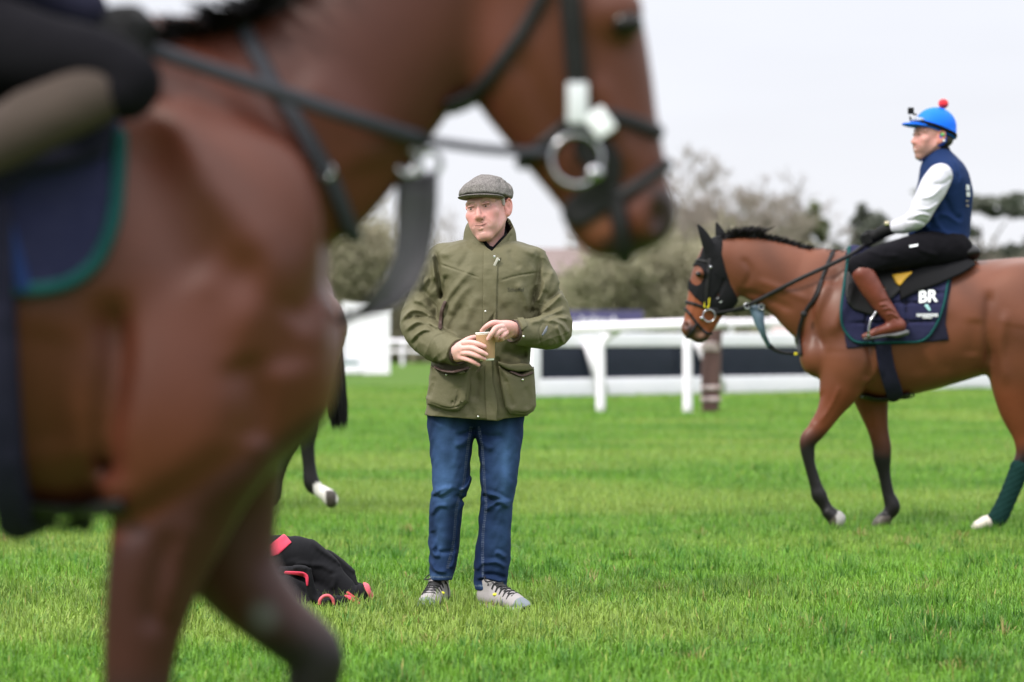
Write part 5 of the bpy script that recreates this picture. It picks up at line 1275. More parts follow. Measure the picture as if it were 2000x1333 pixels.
    pk2, SP2 = pocket([(548, 1010), (600, 1036), (660, 1050), (726, 1015), (738, 1150), (742, 1215), (728, 1242), (690, 1262), (610, 1256), (580, 1222), (560, 1120)], .036, [([(580, 1080), (600, 1160), (620, 1230)], .014, -.007), ([(680, 1110), (700, 1180), (690, 1235)], .015, -.004), ([(610, 1240), (690, 1248), (730, 1220)], .003, -.002)])
    sd('pocket_trim', Patch(SP1, s2([(232, 1018), (270, 1036), (330, 1040), (395, 1022)], .006), .006, *near, .003, .004), .0032, m_brownb, pk1)
    sd('pocket_trim', Patch(SP2, s2([(610, 1040), (665, 1062), (718, 1048)], .005), .006, *near, .003, .004), .0032, m_brownb, pk2)
    lay('pocket_flap', q2([(545, 990), (600, 1005), (660, 1000), (705, 1003), (728, 1032), (690, 1040), (640, 1042), (590, 1030), (548, 1008)]), .040, m_jacket, .012)
    lay('hand_pocket_edge', s2([(278, 695), (262, 740), (255, 800), (258, 822)], .0075), .006, m_brownb)
    lay('cuff', q2([(182, 1000), (192, 930), (228, 868), (262, 835), (370, 885), (355, 905), (320, 960), (300, 1005), (240, 990)]), .0045, m_jacket, .003) if False else None
    for (x, y) in ((488, 474), (549, 483), (482, 740), (287, 1056), (668, 1082), (446, 1266), (672, 866)):
        u, v = Z1(x, y); px, pz = P(u, v, Yf)[[0, 2]]
        yy = min([t for t in (surf(F_, px, pz, Y0-.45, Y0) for F_ in (J, SP1, SP2)) if t is not None] or [Yf])
        MB().sphere((px, yy-.004, pz), (.0048, .003, .0048), 12, 8).build('snap', m_snap, jacket)
    zx, zz = P(*Z1(536, 492), Yf)[[0, 2]]; zy = surf(J, zx, zz, Y0-.4, Y0)-.013
    MB().box((zx, zy, zz), (.0055, .003, .019), np.array(Matrix.Rotation(-.45, 3, 'Y')), .002).build('zip_pull', mat('zip_pale', (.42, .40, .35), .5), jacket)
    MB().box((*P(*Z1(527, 466), Yf)[[0]], zy, P(*Z1(527, 466), Yf)[2]), (.004, .003, .006), None, .001).build('zip_slider', m_snap, jacket)
    # embroidered name on the chest, dark thread
    cu = bpy.data.curves.new('t', 'FONT'); cu.body = 'Schöffel'; cu.size = 1; cu.resolution_u = 2
    to = bpy.data.objects.new('t', cu); COL.objects.link(to); dg = bpy.context.evaluated_depsgraph_get(); me = to.evaluated_get(dg).to_mesh()
    vs = np.array([tuple(q.co) for q in me.vertices]); fs = [tuple(f.vertices) for f in me.polygons]; to.evaluated_get(dg).to_mesh_clear()
    COL.objects.unlink(to); bpy.data.objects.remove(to); bpy.data.curves.remove(cu)
    lo, hi = vs.min(0), vs.max(0); c0 = P(*Z1(634, 631), Yf); w3 = []
    for a in vs:
        x = c0[0]+((a[0]-lo[0])/(hi[0]-lo[0])-.5)*.066; z = c0[2]+((a[1]-lo[1])/(hi[1]-lo[1])-.5)*.016
        w3.append((x, (surf(J, x, z, Y0-.4, Y0, 200) or Yf)-.0015, z))
    mk('lettering', np.array(w3), fs, mat('dark_thread', (.025, .026, .014), .8), jacket, False)
    sx_, sz_ = P(*Z1(778, 838), Yf)[[0, 2]]
    st = SDF(); sd('sleeve_badge', Patch(J, stroke2([P(*Z1(*p), Yf-.1)[[0, 2]] for p in ((792, 815), (782, 838), (768, 858))], [.003, .006, .003]), .003, *near, .002, .003), .003, mat('badge_grey', (.14, .15, .18), .6), jacket)
    # cuff bands, straps, inner brown cuffs
    def ringband(name, a, b, f0, f1, r, m, par, hollow=True, h=.0035):
        a, b = np.array(a), np.array(b); d = b-a; n_ = d/np.linalg.norm(d)
        p0, p1 = a+d*f0, a+d*f1; mb = MB()
        u_ = np.cross(n_, (0, 0, 1.0)); u_ /= np.linalg.norm(u_); w_ = np.cross(n_, u_); V = []; Fc = []; sg = 28
        prof = ((p0, r), (p1, r*.97), (p1+n_*.001, r*.93), (p1-n_*.02, r*.86))
        for c, rr in prof:
            for j in range(sg): t = 2*PI*j/sg; V.append(c+rr*(math.cos(t)*u_+math.sin(t)*w_)*(1+.03*math.sin(3*t)))
        for i in range(len(prof)-1):
            for j in range(sg): Fc.append((i*sg+j, i*sg+(j+1) % sg, (i+1)*sg+(j+1) % sg, (i+1)*sg+j))
        return mk(name, np.array(V), Fc, m, par)
    ringband('inner_cuff', w1a, w1b, .7, 1.24, .0485, m_brownb, jacket); ringband('inner_cuff', w2a, w2b, .7, 1.20, .047, m_brownb, jacket)
    lay('cuff_tab', q2([(640, 770), (672, 768), (690, 800), (692, 815), (664, 838), (650, 815)]), .006, m_jacket)
    # ---- collar
    K = SDF(); L = []
    for v, a, b, dy, ry in ((508, 890, 1016, .01, .105), (490, 897, 1013, .012, .094), (470, 904, 1009, .02, .086), (450, 907, 1006, .028, .082), (424, 916, 994, .04, .070)):
        p, q = P(a, v, Y0), P(b, v, Y0); L.append((p[2], (p[0]+q[0])/2, Y0+dy, (q[0]-p[0])/2, ry))
    KL = Lo(2, L, 2.1, 5, .004); K.u(KL)
    K.m(lambda p, d: smax(np.abs(d+.005)-.0055, -1.0+0*d, .001))
    pc = P(955, 436, Y0); nrm = np.array((-.10, -.30, 1.0)); nrm /= np.linalg.norm(nrm)
    K.m(lambda p, d: smax(d, ((p-(pc+np.array((0, .03, 0)))) @ nrm).astype(F32)-.012, .012))
    K.m(lambda p, d: np.where(p[:, 1] < Y0+.02, smax(d, -vcut(p[:, 0], p[:, 2]), .006), d))
    K.m(*fold2(Y0-.06, [(915, 470), (935, 480), (945, 500)], .008, .004)); K.m(*fold2(Y0-.06, [(1000, 455), (990, 475), (992, 500)], .006, -.004)); K.m(*fold2(Y0-.06, [(909, 485), (925, 500), (940, 505)], .010, .005))
    V, Q = mesh_sdf(K, .0036)
    inn = KL(V.astype(F32), V.min(0), V.max(0)) < -.0065
    o = mk('collar', V, Q, [m_jacket, m_lining], jacket)
    fi = inn[Q].sum(1) >= 3; o.data.polygons.foreach_set('material_index', fi.astype(np.int32))
    # black fleece under the collar
    B = SDF(); B.u(Ch([H(962, 520, .0, 30), H(960, 480, .015, 34), H(957, 463, .022, 34)], None, 1, 3))
    vc2 = poly2([P(u, v, Y0-.07)[[0, 2]] for u, v in ((932, 455), (946, 468), (957, 480), (963, 482), (975, 468), (990, 452), (990, 400), (932, 400))])
    B.m(lambda p, d: np.where(p[:, 1] < Y0+.02, smax(d, -vc2(p[:, 0], p[:, 2]), .004), d))
    sd('fleece', B, .0045, m_fleece, root)
    # ---- body: head, neck, hands, and the hidden torso and limbs that join them
    hs = 1.065; R = frame((-.36, -1, -.02), 0.03, 0.17); hc = P(950.5, 407, Y0-.01)
    S = SDF(); T = head_ops(S, hc, R, hs, smile=1.2)
    S.u(Ch([(*T(0, .018, -.065), .056*hs), (*P(957, 470, Y0+.02), .058), (*P(957, 520, Y0+.01), .066)], None, 1, 3), .025)
    S.u(Ch([H(957, 545, .0, 42), H(950, 640, .0, 48), H(945, 740, .0, 50)], (0, 1, 0), .6, 3), .04)
    S.u(Ch([H(872, 522, .02, 15), (*P(822, 632, Y0-.03), .034), (*P(870, 680, Y0-.18), .032), (*P(893, 688, Y0-.24), .030)], None, 1, 3), .03)
    S.u(Ch([H(1036, 530, .02, 15), (*P(1078, 640, Y0-.03), .034), (*P(1036, 650, Y0-.19), .032), (*P(1005, 646, Y0-.25), .030)], None, 1, 3), .03)
    for pts in ([(890, 800, 26), (880, 950, 22), (865, 1120, 16)], [(980, 800, 26), (974, 950, 22), (957, 1130, 16)]): S.u(Ch([H(u, v, 0, r) for u, v, r in pts], None, 1, 3), .01)
    # hands
    Yc = Y0-.315     # cup axis
    def hp(u, v, w, r): return (*P(u, v, Y0+w), r)
    cupx = P(948, 680, Yc)
    # right hand (image left): back of the hand faces the camera, fingers wrap the cup
    S.u(Ch([hp(889, 688, -.245, .028), hp(897, 686, -.285, .029), hp(905, 682, -.315, .026)], (0, 1, .0), .72, 3), .012)
    S.u(Ch([hp(893, 698, -.255, .020), hp(903, 697, -.305, .019)], None, 1, 1), .012)
    for pts in ([(906, 671, -.322, .0125), (921, 669.5, -.352, .0115), (935, 673, -.368, .0105), (946.5, 677.5, -.366, .0088)],
                [(906, 681, -.328, .0125), (922, 680.5, -.362, .0115), (938, 687, -.376, .0104), (949.5, 693, -.370, .0088)],
                [(904, 690, -.322, .0120), (919, 691, -.358, .0110), (934, 696.5, -.370, .0100), (946, 701.5, -.362, .0085)],
                [(900, 699, -.310, .0108), (914, 703, -.340, .0096), (926, 708.5, -.350, .0088), (934.5, 713.5, -.346, .0076)]):
        S.u(Ch([hp(*q) for q in pts], None, 1, 4), .0035)
    S.u(Ch([hp(897, 676, -.275, .016), hp(914, 664, -.275, .0125), hp(928, 660, -.262, .0115), hp(938, 662, -.258, .009)], None, 1, 4), .008)   # thumb, behind the cup
    # left hand (image right): over the rim
    S.u(Ch([hp(1008, 645, -.245, .027), hp(994, 640, -.29, .029), hp(981, 638, -.315, .025)], (0, 1, 0), .70, 3), .012)
    for pts in ([(978, 632.5, -.322, .0125), (963, 631, -.345, .0112), (950, 638, -.352, .0100), (941, 647, -.340, .0085)],
                [(981, 639, -.335, .0125), (969, 641, -.368, .0112), (961, 651, -.378, .0103), (954, 662.5, -.370, .0088)],
                [(984, 645, -.330, .0120), (975, 648, -.362, .0112), (970, 655, -.366, .0103), (970.5, 661, -.352, .0090)],
                [(989, 650, -.318, .0108), (984, 654, -.345, .0100), (980, 659, -.350, .0092), (981.5, 663, -.338, .0080)]):
        S.u(Ch([hp(*q) for q in pts], None, 1, 4), .0035)
    S.u(Ch([hp(996, 652, -.28, .016), hp(983, 660, -.285, .0125), hp(973, 664, -.280, .0110), hp(966, 664, -.285, .009)], None, 1, 4), .008)
    sc = skin_col(T, R, hc, hs, brow=(.25, .19, .16))
    zh = P(0, 520, Y0)[2]
    def col(V):
        C = sc(V); hnd = V[:, 2] < zh; n = wob(V.astype(F32), 60, 3)*.5+.5; n3 = wob(V.astype(F32), 28, 5)*.5+.5
        H2 = np.tile(np.array((.69, .395, .36)), (len(V), 1))*(.93+.1*n)[:, None]; k = np.clip(n3*1.3-.45, 0, .6)[:, None]; H2 = H2*(1-k)+np.array((.58, .28, .245))*k
        C[hnd] = H2[hnd]; return C
    lo, hi = S.bounds()
    # fine mesh for head and hands, coarse inside the clothes: one joined mesh
    Vh, Qh = mesh_sdf(S, .0023, np.array((P(880, 0, Y0)[0], Y0-.25, P(0, 490, Y0)[2])), np.array((P(1020, 0, Y0)[0], Y0+.22, P(0, 325, Y0)[2])))
    Vn, Qn = mesh_sdf(S, .0022, np.array((P(884, 0, Y0-.3)[0], Y0-.42, P(0, 722, Y0-.3)[2])), np.array((P(1010, 0, Y0-.3)[0], Y0-.225, P(0, 618, Y0-.3)[2])))
    Vb, Qb = mesh_sdf(S, .014, np.array((lo[0], Y0-.22, lo[2])), np.array((hi[0], hi[1], P(0, 485, Y0)[2])))
    V = np.concatenate([Vh, Vn, Vb]); Q = np.concatenate([Qh, Qn+len(Vh), Qb+len(Vh)+len(Vn)])
    body = mk('body', V, Q, m_skin, root, True, col(V))
    eyes(T, hs, R, body, (-.22, -.03))
    # wedding ring
    MB().torus(P(978.5, 646.5, Y0-.350), .0122, .0018, (.35, .2, .9), (.1, -.95, .2), 20, 6).build('ring', m_band, body)
    # hair below the cap
    HS = SDF(); HS.u(Ch([(*T(.0715, -.016, .042), .0105), (*T(.073, -.006, .018), .0085), (*T(.0725, -.003, -.002), .003)], None, 1, 3)); HS.u(Ch([(*T(.074, .03, .03), .012), (*T(.06, .075, -.01), .014), (*T(0, .10, -.02), .016), (*T(-.06, .075, -.01), .014), (*T(-.074, .03, .03), .012), (*T(-.0755, -.004, .004), .004)], None, 1, 4), .01)
    HS.m(lambda p, d: d+.0016*wob(p, 160, 2))
    sd('hair', HS, .003, m_ghair, body)
    # eyebrows: short hairs
    # ---- flat cap
    Rk, hsk = R, hs; R = frame((-.36, -1, -.02), 0.03, 0.035); hs = 1.04; T0 = T; T = lambda x, y, z: hc+hs*(R.T @ np.array((x, y, z), float))
    C = SDF(); rx = lambda a: np.array(Matrix.Rotation(a, 3, 'X'))
    C.u(El(T(0, .006, .034), np.array((.099, .122, .100))*hs, rx(.05) @ R)); C.u(El(T(0, -.055, .040), np.array((.092, .088, .062))*hs, rx(.18) @ R), .03); C.u(El(T(0, .055, .066), np.array((.088, .082, .058))*hs, R), .03)
    C.s(El(T(0, .02, .018), np.array((.084, .104, .050))*hs, R), .004)
    ez = R[2].astype(F32); ey = R[1].astype(F32); cut = T(0, 0, .041).astype(F32)
    C.m(lambda p, d: smax(d, (-((p-cut) @ ez)-.05*((p-cut) @ ey)).astype(F32), .010))
    C.m(lambda p, d: d+.0020*wob(p, 38, 3)+.0011*wob(p, 100, 4))
    for pts, w, a in (([(985, 350), (993, 362), (996, 380)], .006, -.004), ([(905, 372), (925, 362), (950, 362)], .010, .003), ([(975, 345), (980, 362), (978, 380)], .010, -.003)): C.m(*fold2(Y0-.1, pts, w, a))
    cap = sd('flat_cap', C, .0032, m_tweed, root)
    Bm = SDF(); Bm.u(El(T(0, -.062, .0385), np.array((.094, .084, .0095))*hs, rx(.06) @ R)); Bm.s(El(T(0, -.03, .024), np.array((.088, .092, .0155))*hs, rx(.06) @ R), .003)
    sd('brim', Bm, .0028, m_tweed, cap)
    # ---- jeans
    D = SDF()
    for rows in (((812, 834, 936, .0, .105), (850, 837, 927, -.005, .098), (900, 842, 919, -.01, .090), (945, 845, 917, -.018, .082), (968, 842, 911, -.012, .080), (1000, 838, 904, .0, .078), (1040, 838, 899, .012, .076), (1085, 837, 893, .02, .075), (1112, 838, 889, .02, .074), (1133, 841, 883, .015, .070)),
                 ((812, 922, 1025, .0, .105), (850, 930, 1021, -.005, .098), (900, 936, 1015, -.01, .090), (940, 938, 1010, -.018, .082), (975, 939, 1003, -.012, .080), (1010, 936, 1000, .0, .078), (1050, 932, 998, .006, .076), (1100, 927, 996, .01, .075), (1130, 926, 992, .008, .074), (1151, 929, 987, .004, .070))):
        L = []
        for v, a, b, dy, ry in rows:
            p, q = P(a, v, Y0), P(b, v, Y0); L.append((p[2], (p[0]+q[0])/2, Y0+dy, (q[0]-p[0])/2, ry))
        D.u(Lo(2, L, 2.2, 5, .004), .012)
    D.u(El(H(929, 790, 0), (.195, .115, .085)), .02)
    def dm(p, d):
        on = np.abs(d) < .03
        if on.any(): q = p[on]; d = d.copy(); d[on] += .0026*wob(q*np.array((.8, .8, 1.25), F32), 24, 1)+.0013*wob(q, 60, 2)
        return d
    D.m(dm)
    Z4 = lambda x, y: (780+x/3.029, 780+y/3.029)
    for pts, w, a, s in (([(195, 510), (230, 570), (290, 545), (330, 510)], .010, .008, .6), ([(185, 580), (240, 545), (300, 520)], .009, .007, .5), ([(420, 450), (395, 510), (350, 540)], .010, .009, .6), ([(400, 590), (375, 600), (330, 560)], .009, -.007, 0), ([(185, 700), (230, 640), (290, 640)], .010, .006, .5),
                         ([(180, 860), (200, 930), (250, 930)], .010, .006, .5), ([(175, 960), (210, 1020), (290, 1035)], .010, .008, .6), ([(330, 890), (320, 960), (295, 1010)], .008, .006, .4), ([(190, 780), (215, 830), (240, 900)], .012, -.004, 0), ([(200, 880), (240, 910), (330, 900)], .009, -.005, 0),
                         ([(665, 610), (620, 590), (570, 560), (500, 545)], .010, .009, .6), ([(660, 640), (600, 600), (540, 620), (490, 660)], .010, .008, .6), ([(490, 560), (540, 600), (600, 640)], .010, -.006, 0), ([(640, 940), (600, 910), (560, 900)], .010, .007, .5), ([(640, 1000), (580, 960), (500, 960)], .010, .008, .5),
                         ([(450, 1080), (500, 1060), (590, 1085), (625, 1075)], .009, .007, .6), ([(450, 1020), (480, 980), (520, 960)], .009, .005, 0), ([(640, 1070), (560, 1040), (480, 1050)], .009, -.006, 0), ([(455, 180), (490, 260), (560, 300)], .012, .005, 0), ([(430, 190), (390, 250), (320, 280)], .012, .005, 0),
                         ([(440, 170), (400, 200), (330, 215)], .010, -.005, 0), ([(470, 200), (540, 220), (620, 215)], .010, -.005, 0), ([(410, 330), (385, 500), (345, 640), (325, 850), (285, 1000)], .0028, -.0018, 0), ([(490, 300), (500, 500), (510, 640), (492, 800), (492, 1050)], .0028, -.0018, 0)):
        D.m(*fold2(Y0-.08, [Z4(*p) for p in pts], w*(1.15 if w > .004 else 1), a*(1.9 if w > .004 else 1), asym=s))
    ins = [stroke2([P(*Z4(*p), Y0-.06)[[0, 2]] for p in q], .003) for q in ([(425, 160), (400, 330), (380, 500), (340, 640), (320, 850), (285, 1000)], [(470, 170), (492, 300), (503, 500), (512, 640), (494, 800), (494, 1050)])]
    def dcol(V):
        u, v = uv(V); n = wob(V.astype(F32)*np.array((1.6, 1, .5), F32), 30, 3)*.5+.5
        C_ = np.tile(np.array((.0075, .0175, .054)), (len(V), 1))
        for uc, vc, ru, rv, k in ((872, 885, 30, 75, .85), (990, 900, 26, 75, .75), (868, 960, 22, 40, .6), (985, 965, 22, 40, .55), (860, 1050, 20, 60, .35), (975, 1060, 22, 60, .4), (858, 1125, 40, 8, .5), (960, 1145, 40, 8, .4)):
            g = np.exp(-((u-uc)/ru)**2-((v-vc)/rv)**2)*k*(.7+.5*n); g = np.clip(g, 0, 1)[:, None]; C_ = C_*(1-g)+np.array((.050, .105, .225))*g
        C_ *= (.85+.3*n)[:, None]
        for f in ins:
            d = np.abs(f(V[:, 0].astype(F32), V[:, 2].astype(F32)))
            st = (d < .0022) & (np.sin(V[:, 2]*700) > -.2); C_[st] = np.array((.07, .09, .14))
        hemz = ((v > 1126) & (v < 1129) & (u < 905)) | ((v > 1143) & (v < 1146) & (u > 915)); C_[hemz & (np.sin(V[:, 0]*900) > 0)] = np.array((.12, .16, .22))
        return C_
    sd('jeans', D, .0042, m_denim, root, dcol)
    # ---- shoes
    m_sh = mat('shoe_grey', (.33, .305, .31), .75, spec=.3, noise=(40, .6, (.27, .25, .255)), bump=(160, .4, .002)); m_shd = mat('shoe_blue_grey', (.16, .185, .215), .65, noise=(30, .4, (.13, .15, .18))); m_sole = mat('sole_grey', (.30, .33, .34), .75, noise=(50, .6, (.2, .22, .22)))
    m_lace = mat('lace_black', (.012, .012, .014), .75); m_yl = mat('shoe_yellow', (.72, .70, .05), .5); m_sock = mat('sock_white', (.72, .73, .77), .9)
    def shoe(heel, toe, side):
        heel, toe = np.array(heel, float)-np.array((0, 0, .012)), np.array(toe, float); a = toe-heel; Ln = np.linalg.norm(a[:2]); a = np.array((a[0], a[1], 0))/Ln; b = np.array((-a[1], a[0], 0)); k = .315/.315
        Tn = lambda t, s_, z: heel+a*t+b*s_+np.array((0, 0, z)); Rn = np.array((a, b, (0, 0, 1)))
        r_ = thing  # noqa
        U_ = SDF(); U_.u(Ch([(*Tn(.045, 0, .052), .040), (*Tn(.11, 0, .050), .042), (*Tn(.19, .004, .040), .045), (*Tn(.245, .004, .032), .040), (*Tn(.275, .003, .028), .028)], (0, 0, 1), .80, 4))
        U_.u(Ch([(*Tn(.050, 0, .085), .038), (*Tn(.065, 0, .115), .040)], None, 1, 2), .03); U_.u(Ch([(*Tn(.085, 0, .095), .030), (*Tn(.15, 0, .070), .030), (*Tn(.205, .002, .050), .028)], None, 1, 3), .03)
        U_.s(El(Tn(.060, 0, .150), (.040, .033, .034), Rn), .008)
        U_.m(lambda p, d: np.maximum(d, (.002-p[:, 2]).astype(F32)))
        Vs, Qs = mesh_sdf(U_, .0036); L_ = (Vs-heel) @ Rn.T; n = wob(Vs.astype(F32), 60, 2)*.5+.5
        up = mk('shoe', Vs, Qs, [m_sh, m_shd], root)
        toecap = (L_[:, 0] > .232+.25*L_[:, 2]) | ((L_[:, 2] < .032) & (L_[:, 0] < .09)) | (L_[:, 0] < .014)
        up.data.polygons.foreach_set('material_index', (toecap[Qs].sum(1) >= 3).astype(np.int32))
        So = SDF(); So.u(Ch([(*Tn(.040, 0, .016), .043), (*Tn(.12, .0, .014), .040), (*Tn(.21, .004, .016), .049), (*Tn(.262, .003, .022), .039), (*Tn(.285, .002, .032), .020)], (0, 0, 1), .42, 4))
        Vs, Qs = mesh_sdf(So, .0036); lz = (Vs-heel) @ Rn.T; dk = (lz[:, 2] < .010) | ((lz[:, 0] > .285) & (np.abs(lz[:, 1]) < .03))
        so = mk('sole', Vs, Qs, [m_sole, m_lace], up); so.data.polygons.foreach_set('material_index', (dk[Qs].sum(1) >= 2).astype(np.int32))
        # tongue, laces, eyelets
        zt = lambda t: np.interp(t, [.075, .10, .15, .205, .225], [.136, .121, .098, .0785, .070])
        tg = MB(); tg.add(*tube([Tn(t, .001, zt(t)-.012) for t in np.linspace(.070, .222, 10)], [.026, .027, .026, .025, .024, .023, .022, .020, .017, .010], 14, flat=((0, 0, 1), .62)))
        tgo = tg.build('tongue', m_lace, up)
        lc = MB()
        for i, t in enumerate(np.linspace(.092, .205, 6)):
            for q in (-1, 1): lc.tube([Tn(t, q*.036, zt(t)-.022), Tn(t+.003, q*.024, zt(t)+.000), Tn(t+.012, 0, zt(t+.012)+.006), Tn(t+.016, -q*.024, zt(t+.018)-.002)], .0034, 6, 3)
        for q in (-1, 1): lc.tube([Tn(.085, q*.006, zt(.085)+.006), Tn(.075, q*.035, zt(.085)+.012), Tn(.095, q*.052, zt(.085)-.006), Tn(.105, q*.030, zt(.10)+.004), Tn(.090, q*.004, zt(.09)+.008)], .003, 6, 5)
        lc.tube([Tn(.085, side*.01, zt(.085)+.006), Tn(.095, side*.045, .105), Tn(.11, side*.056, .06), Tn(.13, side*.058, .03)], .003, 6, 5)
        lc.build('lace', m_lace, up)
        for q in (-1, 1): MB().sphere(Tn(.138, q*.0385, .072), (.010, .008, .007)).build('yellow_tab', m_yl, up)
        MB().add(*tube([Tn(.056, 0, .06), Tn(.058, 0, .09), Tn(.060, 0, .112)], [.030, .033, .034], 16)).build('sock', m_sock, up)
        for q in (-1, 1):
            for i in range(3): MB().tube([Tn(.12+.03*i, q*.0425, .030), Tn(.128+.03*i, q*.0445, .045), Tn(.126+.03*i, q*.0395, .058)], .0022, 5, 3).build('stripe', m_shd, up)
    shoe(P(866, 1180, 10.735)*np.array((1, 1, 0)), P(832, 1190, 10.50)*np.array((1, 1, 0)), 1)
    shoe(P(936, 1184, 10.66)*np.array((1, 1, 0)), P(1018, 1192, 10.475)*np.array((1, 1, 0)), 1)
    # ---- the paper cup, held: a thing of its own
    m_kraft = mat('kraft_sleeve', (.44, .275, .145), .75, noise=(30, .3, (.38, .23, .12))); m_paper = mat('cup_white', (.82, .80, .75), .6)
    a, b = np.array(P(949, 706, Yc)), np.array(P(948.5, 650, Yc)); top = np.array(P(948, 650.5, Yc)); bot = np.array(P(951.5, 705, Yc)); ax = top-bot; hgt = np.linalg.norm(ax); ax /= hgt
    u_ = np.cross(ax, (0, 1.0, 0)); u_ /= np.linalg.norm(u_); w_ = np.cross(ax, u_)
    t = thing('paper_cup', 'kraft brown ribbed paper cup with a white rim in the hands of the man', 'paper cup', tuple(bot))
    def lathe(prof, sg=40, rip=0):
        V = []; Fc = []
        for h_, r in prof:
            for j in range(sg):
                an = 2*PI*j/sg; V.append(bot+ax*h_+r*(math.cos(an)*u_+math.sin(an)*w_))
        for i in range(len(prof)-1):
            for j in range(sg): Fc.append((i*sg+j, i*sg+(j+1) % sg, (i+1)*sg+(j+1) % sg, (i+1)*sg+j))
        return V, Fc
    MB().add(*lathe([(0.004, .001), (0.004, .026), (0, .0275), (.002, .0285), (hgt, .0395), (hgt+.001, .0375), (hgt*.9, .036), (hgt*.88, .001)])).build('cup', m_paper, t)
    MB().add(*lathe([(hgt-.003, .0395), (hgt-.0015, .0415), (hgt+.001, .0418), (hgt+.003, .0405), (hgt+.002, .038)])).build('rim', m_paper, t)
    V = []; Fc = []; na, nh = 180, 44; r0 = lambda h_: .0297+(.0402-.0297)*h_/hgt
    for i in range(nh+1):
        h_ = .009+(hgt-.009-.006)*i/nh
        for j in range(na):
            an = 2*PI*j/na; r = r0(h_)+.0009*math.sin(an*28+h_*620); V.append(bot+ax*h_+r*(math.cos(an)*u_+math.sin(an)*w_))
    for i in range(nh):
        for j in range(na): Fc.append((i*na+j, i*na+(j+1) % na, (i+1)*na+(j+1) % na, (i+1)*na+j))
    mk('sleeve', np.array(V), Fc, m_kraft, t)
man()

# ======================= riders
m_helm = mat('helmet_blue', (.003, .155, .88), .6, spec=.2, bump=(200, .15, .002), noise=(5, .3, (.003, .13, .80)))
m_helmd = mat('helmet_strap_blue', (.012, .05, .36), .55)
m_pom = mat('pompom_red', (.72, .012, .03), .8, bump=(120, .8, .01), sheen=.4)
m_vest = mat('vest_navy', (.0075, .022, .080), .85, spec=.15, noise=(10, .4, (.010, .027, .095)), bump=(26, .4, .010))
m_shirt = mat('shirt_white', (.54, .535, .60), .8, spec=.2, noise=(14, .4, (.48, .48, .55)), bump=(30, .35, .008))
m_breech = mat('breeches_black', (.0052, .0048, .0068), .9, spec=.08, noise=(12, .5, (.008, .0074, .010)), bump=(24, .4, .008))
m_boot = mat('boot_tan', (.150, .036, .022), .4, spec=.35, noise=(9, .7, (.105, .026, .016)), bump=(30, .3, .005))
m_boot2 = mat('boot_taupe', (.058, .042, .035), .8, spec=.2, noise=(12, .6, (.045, .033, .028)), bump=(40, .4, .004))
m_glove = mat('glove_black', (.007, .007, .008), .7, spec=.2, bump=(70, .4, .003))
def fist(S, c, d, s=1.0):
    """gloved hand closed on a rein: knuckles towards d"""
    c = np.array(c, float); d = np.array(d, float); d /= np.linalg.norm(d); side = np.array((0, 1.0, 0)); up = np.cross(side, d); up = up if up[2] > 0 else -up
    S.u(Ch([(*(c-d*.05*s), .026*s), (*c, .034*s), (*(c+d*.03*s), .032*s)], (0, 1, 0), .8, 2), .015)
    for i in range(4):
        o = up*(.024-.017*i)*s
        S.u(Ch([(*(c+d*.035*s+o), .0115*s), (*(c+d*.062*s+o-side*.008*s), .0112*s), (*(c+d*.058*s+o-side*.032*s), .0105*s), (*(c+d*.030*s+o-side*.040*s), .010*s)], None, 1, 3), .004)
    S.u(Ch([(*(c+up*.026*s), .014*s), (*(c+up*.038*s+d*.030*s-side*.015*s), .012*s), (*(c+up*.030*s+d*.055*s-side*.03*s), .010*s)], None, 1, 3), .008)
